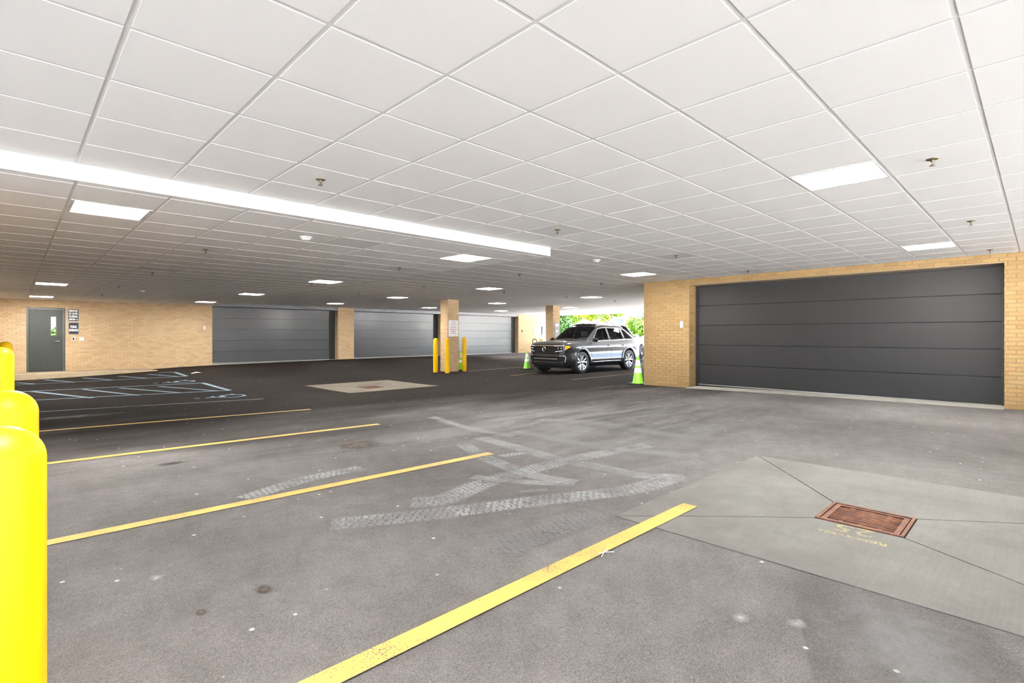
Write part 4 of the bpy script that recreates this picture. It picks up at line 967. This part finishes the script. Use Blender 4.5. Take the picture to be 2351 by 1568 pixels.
def bodypt(s, r):                                         # r: row parameter 0..10 -> local point (x forward, y, z)
    P = section(s); i = min(int(r), 9); t = r - i
    if i in (0,): y = P[0][0] + (P[1][0] - P[0][0]) * t; z = P[0][1]
    else:
        p0 = P[max(i-1, 0)]; p1 = P[i]; p2 = P[i+1]; p3 = P[min(i+2, 10)]
        if i == 9: p3 = (-P[9][0], P[9][1])
        def cr(a, b, c, d):
            k = .5; return b + .5 * t * ((c - a) * k * 1.0 + t * ((2*a - 5*b + 4*c - d) * k + (1 - k) * 0 + t * ((3*b - a - 3*c + d) * k))) + (1 - k) * (c - b) * t
        y = cr(p0[0], p1[0], p2[0], p3[0]); z = cr(p0[1], p1[1], p2[1], p3[1])
    return Vector((-s - nose(y, s), y, z))
def rowof(zz, s):                                         # row parameter on the door side where z = zz
    lo, hi = 1.0, 7.0
    for _ in range(30):
        m = (lo + hi) / 2
        if bodypt(s, m).z < zz: lo = m
        else: hi = m
    return lo
def win_front(r): return .54 + .68 * max(0, min(1, (r - 6) / 1))       # slanted A pillar
def win_rear(r): return 3.50 - .46 * max(0, min(1, (r - 6) / 1))
def car(name, label, loc, paint, detail=True, rz=math.pi, sx=1.0, group=None):
    # origin: ground point under the front axle; x forward
    root = thing(name, label, 'car', loc, rz, group); WR = .395
    rows = [0.0]
    for i, n in enumerate(SUBR): rows += [i + (k + 1) / n for k in range(n)]
    ST = [-.93 + 4.93 * k / 136 for k in range(137)]; nr = len(rows)
    grid = [[bodypt(s, r) for r in rows] for s in ST]
    body = MB(); vid = {}
    def V(mb, i, j, sd):
        key = (id(mb), i, j, sd)
        if key not in vid: p = grid[i][j]; vid[key] = len(mb.v); mb.v.append((p.x, p.y * sd, p.z))
        return vid[key]
    parts = {}
    for sd in (1, -1):
        for i in range(136):
            for j in range(nr - 1):
                s = (ST[i] + ST[i+1]) / 2; r = (rows[j] + rows[j+1]) / 2; c = (grid[i][j] + grid[i+1][j+1]) / 2
                arch = False
                for s0 in (0, 2.98):
                    if abs(c.y) > .5 and (s - s0) ** 2 + (c.z - WR) ** 2 < .455 ** 2: arch = True
                if arch: continue
                key = 'body_shell'
                if 6.10 < r < 6.97:
                    if win_front(r) < s < 1.72: key = ('side_window', sd, 0)
                    elif 1.84 < s < 2.70: key = ('side_window', sd, 1)
                    elif 2.80 < s < win_rear(r): key = ('side_window', sd, 2)
                    elif win_front(r) - .0 < s < win_rear(r): key = 'pillar_trim'
                if r > 7.25 and .48 < s < 1.17: key = 'windshield'
                if r > 7.4 and 3.22 < s < 3.82: key = 'rear_window'
                if r > 8.05 and 1.35 < s < 2.6: key = 'roof_glass'
                mb = parts.setdefault(key, MB())
                q = (V(mb, i, j, sd), V(mb, i+1, j, sd), V(mb, i+1, j+1, sd), V(mb, i, j+1, sd))
                mb.f.append(q if sd == 1 else q[::-1]); mb.bv.append(0)
    bsh = parts['body_shell']
    for i in (0, 136):                                    # close nose and tail with curved faces
        for j in range(1, nr - 1):
            n = 6
            for k in range(-n, n):
                vs = []
                for (jj, kk) in ((j, k), (j, k+1), (j+1, k+1), (j+1, k)):
                    p = grid[i][jj]; y = p.y * kk / n; s = ST[i]; vs.append((-s - nose(y, s), y, p.z))
                bsh.add(vs, [(0, 1, 2, 3) if i else (3, 2, 1, 0)])
    for key, mb in parts.items():
        nm = key if isinstance(key, str) else key[0]
        mat = {'body_shell': paint, 'pillar_trim': 'trim_black', 'roof_glass': 'trim_black'}.get(nm, 'car_glass')
        o = mb.build(nm, mat, root, True)
    def X(y, s=-.93): return -s - nose(y, s)
    for s0 in (0, 2.98):                                  # wheels and arches
        for sd in (1, -1):
            w = bodypt(s0, 3.2).y
            fl = MB(); n = 26; vs = []; fs = []
            for k in range(n + 1):
                a = math.radians(-16 + 212 * k / n)
                for (rr, oy) in ((.445, -.06), (.445, .016), (.475, .026), (.535, .020), (.550, -.004)):
                    s = s0 - rr * math.cos(a); z = WR + rr * math.sin(a); z = max(z, .22)
                    yb = bodypt(max(-.9, min(3.98, s)), rowof(z, max(-.9, min(3.98, s)))).y
                    vs.append((-s - nose(yb, s) * (1 if s < 0 else 1), sd * (min(yb, 1.0) + oy), z))
            for k in range(n):
                for m in range(4):
                    q = (k*5 + m, k*5 + m + 1, (k+1)*5 + m + 1, (k+1)*5 + m); fs.append(q if sd == -1 else q[::-1])
            fl.add(vs, fs).build('wheel_arch', paint, root, True)
            lin = MB(); vs = []; fs = []
            for k in range(17):
                a = math.radians(-20 + 220 * k / 16)
                for yy in (.93, .55): vs.append((-(s0 - .452 * math.cos(a)), sd * yy, WR + .452 * math.sin(a)))
            fs = [(2*k, 2*k+2, 2*k+3, 2*k+1) for k in range(16)]; lin.add(vs, fs)
            lin.add([(-s0 - .45, sd * .55, .2), (-s0 + .45, sd * .55, .2), (-s0 + .45, sd * .55, .9), (-s0 - .45, sd * .55, .9)], [(0, 1, 2, 3)]); lin.build('wheel_well', 'black', root)
            wh = MB().lathe([(.27, -.125), (.36, -.13), (.388, -.11), (.395, -.06), (.395, .06), (.388, .11), (.36, .13), (.27, .125)], 40, (-s0, sd * .855, WR), 'y', False).build('tyre', 'tyre', root, True)
            face = .855 + .118
            MB().lathe([(.275, .02), (.272, -.09), (.05, -.095)], 32, (-s0, sd * .86, WR), 'y').build('rim_barrel', 'rim_dark', wh, True)
            MB().lathe([(.262, sd * .105), (.268, sd * .122), (.283, sd * .122), (.288, sd * .10)], 40, (-s0, sd * .855, WR), 'y', False).build('rim_edge', 'rim_silver', wh, True)
            if detail:
                for k in range(5):
                    for off in (-.17, .17):
                        a = 2 * math.pi * k / 5 + math.pi / 2 + off * .5; b_ = 2 * math.pi * k / 5 + math.pi / 2 + off * 1.55
                        c0 = Vector((math.cos(a) * .05, 0, math.sin(a) * .05)); c1 = Vector((math.cos(b_) * .27, 0, math.sin(b_) * .27)); t = (c1 - c0).normalized(); q = Vector((-t.z, 0, t.x))
                        vs = []
                        for (p, wd, d) in ((c0, .014, .096), (c1, .034, .114)):
                            for sg in (-1, 1):
                                for dd in (d, d - .05): vs.append((-s0 + p.x + q.x * wd * sg, sd * (.855 + dd), WR + p.z + q.z * wd * sg))
                        MB().add(vs, [(0, 4, 6, 2), (1, 3, 7, 5), (0, 1, 5, 4), (2, 6, 7, 3), (4, 5, 7, 6), (0, 2, 3, 1)]).build('spoke', 'rim_silver', wh)
            MB().lathe([(.055, sd * .09), (.052, sd * .118), (.002, sd * .121)], 18, (-s0, sd * .855, WR), 'y', False).build('hub_cap', 'rim_silver', wh, True)
    MB().box((-3.8, -.72, .20), (.70, .72, .30)).build('underbody', 'black', root)
    # window outline trim, belt trim, rails, rocker strip
    for sd in (1, -1):
        pts = [bodypt(.51 + .70 * k / 8, 6.06 + .92 * k / 8) for k in range(9)] + [bodypt(1.25 + 1.78 * k / 14, 7.0) for k in range(1, 15)] + [bodypt(3.05 + .46 * k / 6, 7.0 - .92 * k / 6) for k in range(1, 7)] + [bodypt(3.51 - 2.98 * k / 20, 6.06) for k in range(1, 20)]
        MB().tube([(p.x, sd * (p.y + .006), p.z) for p in pts], .011, 6, True).build('window_trim', 'chrome', root, True)
        MB().tube([(lambda p: (p.x, sd * (p.y - .015), p.z + .035))(bodypt(1.3 + 1.75 * k / 16, 8.0)) for k in range(17)], .016, 8).build('roof_rail', 'satin', root, True)
        MB().tube([(lambda p: (p.x, sd * (p.y + .008), p.z))(bodypt(.52 + 1.98 * k / 12, rowof(.40, .52 + 1.98 * k / 12))) for k in range(13)], .014, 6).build('sill_strip', 'chrome', root, True)
        for s1 in (1.78, 2.74):                           # door gaps
            pts = [bodypt(s1, rowof(z, s1)) for z in (.42, .55, .7, .85, 1.0, 1.1)]
            MB().tube([(p.x, sd * (p.y + .0005), p.z) for p in pts], .004, 4).build('door_gap', 'black', root)
        pts = [bodypt(.56, rowof(z, .56)) for z in (.45, .6, .8, .95, 1.06)]; MB().tube([(p.x, sd * (p.y + .0005), p.z) for p in pts], .004, 4).build('door_gap', 'black', root)
        for s1 in (1.60, 2.56):
            p = bodypt(s1, rowof(.985, s1)); h = MB().tube([(p.x + .10, sd * (p.y + .004), p.z), (p.x + .08, sd * (p.y + .028), p.z + .004), (p.x - .08, sd * (p.y + .030), p.z + .008), (p.x - .10, sd * (p.y + .004), p.z + .006)], .014, 8).build('door_handle', paint, root, True)
            MB().lathe([(.045, 0), (.04, .003)], 14, (p.x, sd * (p.y - .002), p.z - .002), 'y').build('handle_cup', 'trim_black', h)
        # shoulder crease following the arches
        p = bodypt(.70, 6.12); base = Vector((p.x, sd * p.y, p.z))
        m = MB(); mv = []
        for k in range(9):
            for l in range(10):
                u = -math.pi/2 + math.pi * k / 8; a = 2 * math.pi * l / 10
                mv.append((base.x + .055 * math.cos(u) * math.cos(a) * 1.0 + .02, base.y + sd * (.13 + .125 * math.sin(u)), base.z + .05 + .085 * math.cos(u) * math.sin(a)))
        mf = [(k*10 + l, k*10 + (l+1) % 10, (k+1)*10 + (l+1) % 10, (k+1)*10 + l) for k in range(8) for l in range(10)]
        mr = m.add(mv, mf).build('side_mirror', 'trim_black' if detail else paint, root, True)
        MB().tube([(base.x, base.y - sd * .03, base.z), (base.x, base.y + sd * .06, base.z + .02)], .022, 8).build('mirror_stalk', 'trim_black', mr, True)
    # front end
    def panel(nm, y0, y1, z0, z1, mat, d=.012, s=-.93, n=14, par=None, top=None):
        vs = []; fs = []
        for k in range(n + 1):
            y = y0 + (y1 - y0) * k / n
            zz0, zz1 = (z0(y), z1(y)) if callable(z0) else (z0, z1)
            for (z, dd) in ((zz0, d), (zz1, d), (zz0, -.03), (zz1, -.03)): vs.append((X(y, s) + dd, y, z))
        for k in range(n):
            a = 4*k; b_ = a + 4
            fs += [(a, b_, b_+1, a+1)[::1], (a+2, a, b_, b_+2)[::-1], (a+1, a+3, b_+3, b_+1)[::-1]]
        fs += [(0, 1, 3, 2), (4*n, 4*n+2, 4*n+3, 4*n+1)]
        return MB().add(vs, fs).build(nm, mat, par or root)
    gr = panel('grille', -.64, .64, .70, .985, 'trim_black', .014)
    panel('light_bar', -.50, .50, .985, 1.008, 'chrome', .024)
    for k in range(3): panel('grille_bar', -.56, .56, .745 + .06 * k, .757 + .06 * k, 'rim_dark', .022, par=gr)
    em = MB().tube([(X(0) + .024, .078 * math.cos(a), .875 + .078 * math.sin(a)) for a in [2 * math.pi * k / 28 for k in range(28)]], .008, 6, True).build('emblem', 'chrome', root, True)
    if detail:
        for pts in (((-.030, .943), (0, .883), (.030, .943)), ((-.066, .913), (-.032, .810), (0, .875), (.032, .810), (.066, .913))):
            MB().tube([(X(0) + .024, y, z) for y, z in pts], .0065, 5).build('emblem_stroke', 'chrome', em)
    for sd in (1, -1):
        def hz0(y): return .80 + .16 * (abs(y) - .55)
        def hz1(y): return .99 + .03 * (abs(y) - .45)
        a, b_ = sorted((sd * .48, sd * .82))
        hl = panel('headlamp', a, b_, hz0, hz1, 'lamp_clear', .020)
        a, b_ = sorted((sd * .46, sd * .77)); panel('lamp_brow', a, b_, lambda y: .978 + .03 * (abs(y) - .45), lambda y: 1.0 + .03 * (abs(y) - .45), 'lamp_white', .030, par=hl)
        a, b_ = sorted((sd * .50, sd * .74)); panel('lamp_lower', a, b_, lambda y: .785 + .16 * (abs(y) - .55), lambda y: .81 + .16 * (abs(y) - .55), 'lamp_white', .030, par=hl)
        for yy in (.60, .70):
            MB().lathe([(.022, 0), (.02, .010)], 12, (X(yy) + .016, sd * yy, .91), 'x').build('lamp_lens', 'lamp_white', hl)
        # amber marker wrapping the corner
        pts = []
        for k in range(6):
            s = -.93 + .105 * k / 5; p = bodypt(s, rowof(.90, s)); pts.append(p)
        vs = []
        for p in pts: 
            k = len(vs) // 2; vs += [(p.x + .014, sd * (p.y + .010), .84 + .02 * k), (p.x + .010, sd * (p.y + .006), 1.0 - .002 * k)]
        MB().add(vs, [((2*k, 2*k+2, 2*k+3, 2*k+1) if sd == 1 else (2*k+1, 2*k+3, 2*k+2, 2*k)) for k in range(5)]).build('marker_lamp', 'amber', hl)
        # bumper corner intake with bright hook
        a, b_ = sorted((sd * .58, sd * .83)); it = panel('corner_intake', a, b_, .42, .63, 'trim_black', .007)
        yy = [.60, .80, .845, .82, .66]; zz = [.645, .64, .59, .42, .40]
        MB().tube([(X(y) + .022, sd * y, z) for y, z in zip(yy, zz)], .012, 6).build('intake_hook', 'chrome', it, True)
        a, b_ = sorted((sd * .60, sd * .86))
    panel('lower_intake', -.58, .58, .44, .62, 'trim_black', .005)
    panel('skid_strip', -.56, .56, .525, .545, 'satin', .024); panel('chin', -.74, .74, .30, .40, 'trim_black', .006)
    for sd in (1, -1):                                    # tail lamps
        vs = []
        for k in range(5):
            s = 3.80 + .17 * k / 4; p = bodypt(s, 5.6); p2 = bodypt(s, 5.0); vs += [(p2.x - .004, sd * (p2.y + .008), p2.z - .02), (p.x - .004, sd * (p.y + .008), p.z)]
        MB().add(vs, [((2*k, 2*k+2, 2*k+3, 2*k+1) if sd == 1 else (2*k+1, 2*k+3, 2*k+2, 2*k)) for k in range(4)]).build('tail_lamp', 'tail_red', root)
    MB().tube([(lambda p: (p.x + .0, p.y, p.z + .01))(bodypt(3.16, 8.0 + 2 * k / 6)) for k in range(7)] , .012, 6).build('spoiler_edge', paint, root, True)
    # raised sunroof wind deflector
    if detail:
        vs = []
        for k in range(13):
            y = -.46 + .92 * k / 12; c = 1 - (abs(y) / .46) ** 3
            vs += [(-1.22, y, 1.725), (-1.26, y, 1.745 + .065 * c), (-1.72, y, 1.795 + .015 * c)]
        MB().add(vs, [q for k in range(12) for q in ((3*k, 3*k+3, 3*k+4, 3*k+1), (3*k+1, 3*k+4, 3*k+5, 3*k+2))]).build('sunroof', 'trim_black', root, True)
    # cabin
    MB().box((-.90, -.72, .85), (-.46, .72, 1.10)).build('dashboard', 'seat', root, bevel=.05)
    for yy in (.38, -.38):
        for (sx0, zz) in ((1.62, .62), (2.5, .64)):
            st = MB().box((-sx0 - .12, yy - .25, zz), (-sx0 + .42, yy + .25, zz + .18)).box((-sx0 - .30, yy - .24, zz + .14), (-sx0 - .12, yy + .24, zz + .66)).build('seat', 'seat', root, bevel=.03)
            MB().box((-sx0 - .30, yy - .13, zz + .70), (-sx0 - .18, yy + .13, zz + .90)).build('headrest', 'seat', st, bevel=.03)
    MB().tube([(-1.05 + .06 * math.sin(a), .38 + .18 * math.cos(a), 1.10 + .17 * math.sin(a)) for a in [2 * math.pi * k / 20 for k in range(20)]], .014, 6, True).build('steering_wheel', 'seat', root, True)
    MB().box((-3.4, -.75, .5), (-.6, .75, .62)).build('cabin_floor', 'seat', root)
    return root
suv_z = floor_z(16, 12.35)
car('suv', 'dark grey SUV parked between the brick columns and the pier', (14.55, 12.36, suv_z + .002), 'paint_grey')
car('suv', 'white SUV parked behind the dark grey SUV, mostly its roof showing', (22.4, 14.75, floor_z(20, 14.7) + .012), 'paint_white', False, 0).scale = (.85, .96, 1.10)
car('car', 'cream white car outside, its lit front peeking past the brick pier', (28.3, 16.6, floor_z(28, 17) + .002), 'paint_cream', False, math.pi + .12)

# ------------------------------------------------------------------ gardens and houses beyond the opening
def leafmat(name, c0, c1):
    m, nt, b = new_mat(name); at = N(nt, 'ShaderNodeAttribute', attribute_name='bv')
    nt.links.new(ramp(nt, at.outputs['Fac'], [(0, c0), (1, c1)]), b.inputs['Base Color']); setp(b, .8, 0, .08); return m
M['leaf_lime'] = leafmat('lime_leaves', (.042, .074, .003), (.098, .126, .004)); M['leaf_mid'] = leafmat('mid_leaves', (.019, .052, .004), (.050, .096, .006)); M['leaf_dark'] = leafmat('dark_leaves', (.007, .028, .006), (.020, .055, .010)); M['leaf_pink'] = leafmat('pink_blossom', (.16, .075, .13), (.24, .13, .2))
M['bark'] = simple('bark', (.07, .05, .04), .9, var=.3, bmp=.4, bscale=20)
random.seed(11)
def leaves(n, blobs, size):
    mb = MB()
    tot = sum(b[3] * b[4] * b[5] for b in blobs)
    for (cx, cy, cz, rx, ry, rz) in blobs:
        for _ in range(int(n * rx * ry * rz / tot)):
            d = Vector((random.gauss(0, 1), random.gauss(0, 1), random.gauss(0, 1))).normalized(); k = random.uniform(.62, 1.04)
            p = Vector((cx + d.x * rx * k, cy + d.y * ry * k, cz + d.z * rz * k))
            a = Vector((random.gauss(0, 1), random.gauss(0, 1), random.gauss(0, .6))).normalized(); b_ = a.cross(d + Vector((.01, .02, .03))).normalized(); s = size * random.uniform(.6, 1.3)
            mb.add([p - a * s, p + b_ * s * .55, p + a * s, p - b_ * s * .55], [(0, 1, 2, 3)], random.random() * .98 + .01)
    return mb
def tree(name, label, p, h, blobs, mat, n=2600, size=.14, trunk=.14, branches=True):
    root = thing(name, label, 'tree' if 'tree' in name or 'conifer' in name else 'shrub', p)
    tag(leaves(n, blobs, size).build('foliage', mat, root), kind='stuff')
    pts = [(0, 0, -.1), (.03, .02, h * .3), (-.02, .04, h * .6), (0, 0, h * .85)]; t = MB().tube(pts, [trunk, trunk * .8, trunk * .55, trunk * .25], 8)
    t.build('trunk', 'bark', root, True)
    if branches:
        for k in range(6):
            a = 2 * math.pi * k / 6 + .4; z0 = h * (.38 + .07 * k); L = h * .32
            MB().tube([(0, 0, z0), (math.cos(a) * L * .5, math.sin(a) * L * .5, z0 + L * .32), (math.cos(a) * L, math.sin(a) * L, z0 + L * .75)], [trunk * .5, trunk * .32, trunk * .12], 6).build('branch', 'bark', root, True)
    return root
def gz(p): return (p.x, p.y, floor_z(p.x, p.y))
p = atZ(1296, 760, 40); tree('conifer', 'dark green columnar conifer right beside the column behind the SUV', gz(p), 3.6, [(0, 0, .9, .85, .85, 1.0), (.0, 0, 1.8, .62, .62, .9), (0, 0, 2.55, .38, .38, .7)], 'leaf_dark', 3000, .10, .10, False)
for (px, Z, mt, lab, B) in ((1303, 48, 'leaf_lime', 'lime green tree with a dark forked trunk left above the SUV', [(-.6, .6, 3.4, 1.0, 1.0, .8), (.9, -.8, 3.5, 1.1, 1.0, .8), (.1, 0, 4.3, 1.5, 1.5, .8), (1.5, -1.4, 2.9, .6, .6, .5)]),
                            (1341, 54, 'leaf_mid', 'mid green tree above the middle of the SUV roof', [(-.7, .7, 3.1, .9, .9, .8), (.6, -.6, 3.5, 1.0, 1.0, .8), (0, 0, 4.2, 1.4, 1.4, .8)]),
                            (1372, 60, 'leaf_lime', 'light yellow green tree before the white house', [(-.6, .6, 3.6, 1.0, 1.0, .7), (.7, -.6, 3.3, .8, .8, .7), (0, 0, 4.4, 1.3, 1.3, .7)]),
                            (1402, 47, 'leaf_mid', 'small green tree right above the SUV side windows', [(-.4, .4, 3.4, .8, .8, .5), (.4, -.4, 3.3, .7, .7, .5), (0, 0, 4.0, 1.1, 1.1, .6)])):
    p = atZ(px, 740, Z); tree('shade_tree', lab, gz(p), 4.3, B, mt, 5200, .12, .12)
p = atZ(1408, 760, 40); tree('hedge_shrub', 'low clipped lime green hedge behind the white SUV roof', gz(p), 1.6, [(-.9, .8, 1.2, .9, .9, .75), (.2, -.1, 1.3, 1.0, .9, .80), (1.2, -1.0, 1.15, .9, .9, .75)], 'leaf_lime', 5000, .07, .05, False)
p = atZ(1462, 760, 36); tree('hedge_shrub', 'large round bright green shrub left of the brick pier', gz(p), 2.2, [(0, 0, 1.55, 1.0, 1.0, 1.05), (.7, -.6, 1.4, .9, .9, .95), (-.1, .1, .9, 1.0, 1.0, .8)], 'leaf_mid', 7000, .08, .08, False)
p = atZ(1376, 760, 44); tree('flower_shrub', 'pale pink blossoming shrub behind the SUV roof', gz(p), 1.9, [(-.5, .5, 1.7, .6, .6, .42), (.4, -.4, 1.75, .65, .6, .45)], 'leaf_pink', 1800, .09, .05, False)
M['siding'] = simple('white_siding', (.55, .55, .55), .7); M['shingle'] = simple('grey_shingle', (.045, .05, .06), .85); M['shingle_br'] = simple('brown_shingle', (.09, .06, .05), .85); M['redbrick'] = simple('red_brick', (.09, .040, .030), .9, var=.3); M['winglass'] = simple('house_window', (.03, .04, .05), .1)
def house(label, p, w, d, h, rise, rot, roofmat, chimney=None, wins=(), gable=False):
    root = thing('house', label, 'house', (p.x, p.y, floor_z(p.x, p.y)), rot)
    MB().box((-w/2, -d/2, -.2), (w/2, d/2, h)).build('wall', 'siding', root)
    e = .35
    if not gable: V = [(-w/2 - e, -d/2 - e, h), (w/2 + e, -d/2 - e, h), (w/2 + e, d/2 + e, h), (-w/2 - e, d/2 + e, h), (-w/2 - e, 0, h + rise), (w/2 + e, 0, h + rise)]; Fc = [(0, 1, 5, 4), (2, 3, 4, 5), (1, 2, 5), (3, 0, 4), (3, 2, 1, 0)]
    else: V = [(-w/2 - e, -d/2 - e, h), (w/2 + e, -d/2 - e, h), (w/2 + e, d/2 + e, h), (-w/2 - e, d/2 + e, h), (0, -d/2 - e, h + rise), (0, d/2 + e, h + rise)]; Fc = [(0, 4, 5, 3), (1, 2, 5, 4), (0, 1, 4), (2, 3, 5), (3, 2, 1, 0)]
    MB().add(V, Fc).build('roof', roofmat, root)
    for (x, z, ww, hh) in wins:
        f = MB().box((x - ww/2 - .08, -d/2 - .05, z - hh/2 - .08), (x + ww/2 + .08, -d/2, z + hh/2 + .08)).build('window', 'white_paint', root)
        MB().box((x - ww/2, -d/2 - .07, z - hh/2), (x - .03, -d/2 - .04, z + hh/2)).build('pane', 'winglass', f); MB().box((x + .03, -d/2 - .07, z - hh/2), (x + ww/2, -d/2 - .04, z + hh/2)).build('pane', 'winglass', f)
    if chimney: MB().box((chimney[0] - chimney[1]/2, -d/2 - .5, -.2), (chimney[0] + chimney[1]/2, -d/2, chimney[2])).build('chimney', 'redbrick', root)
rot = math.atan2(sY, cY) - math.pi / 2                     # facade turned to the car park entrance
p = atZ(1312, 760, 70); house('white house with a low brown roof left behind the trees', p, 7, 6, 2.3, 1.0, rot + .1, 'shingle_br', None, ((-1, 1.5, 1.1, 1.0),), False)
p = atZ(1388, 760, 84); house('white house with dark windows and a low blue grey porch roof', p, 9, 8, 4.6, 2.5, rot - .05, 'shingle', None, ((-3.0, 2.6, 1.2, 1.3), (-1.0, 2.6, 1.0, 1.3), (1.3, 2.6, 1.3, 1.3), (3.2, 2.6, 1.2, 1.3)))
p = atZ(1450, 760, 62); house('white house with a red brick chimney behind the round shrub', p, 5, 6, 4.4, 2.4, rot, 'shingle', (-1.0, .65, 7.5), ((-2.0, 2.5, .7, 1.1), (1.0, 3.2, 1.2, 1.2)))
# greenery seen through the glass of the steel door
tree('hedge_shrub', 'green hedge glimpsed through the glass of the steel door', (1.62, 30.5, floor_z(1.4, 29)), 1.5, [(0, 0, 1.15, .5, .5, .62)], 'leaf_mid', 1800, .09, .06, False)
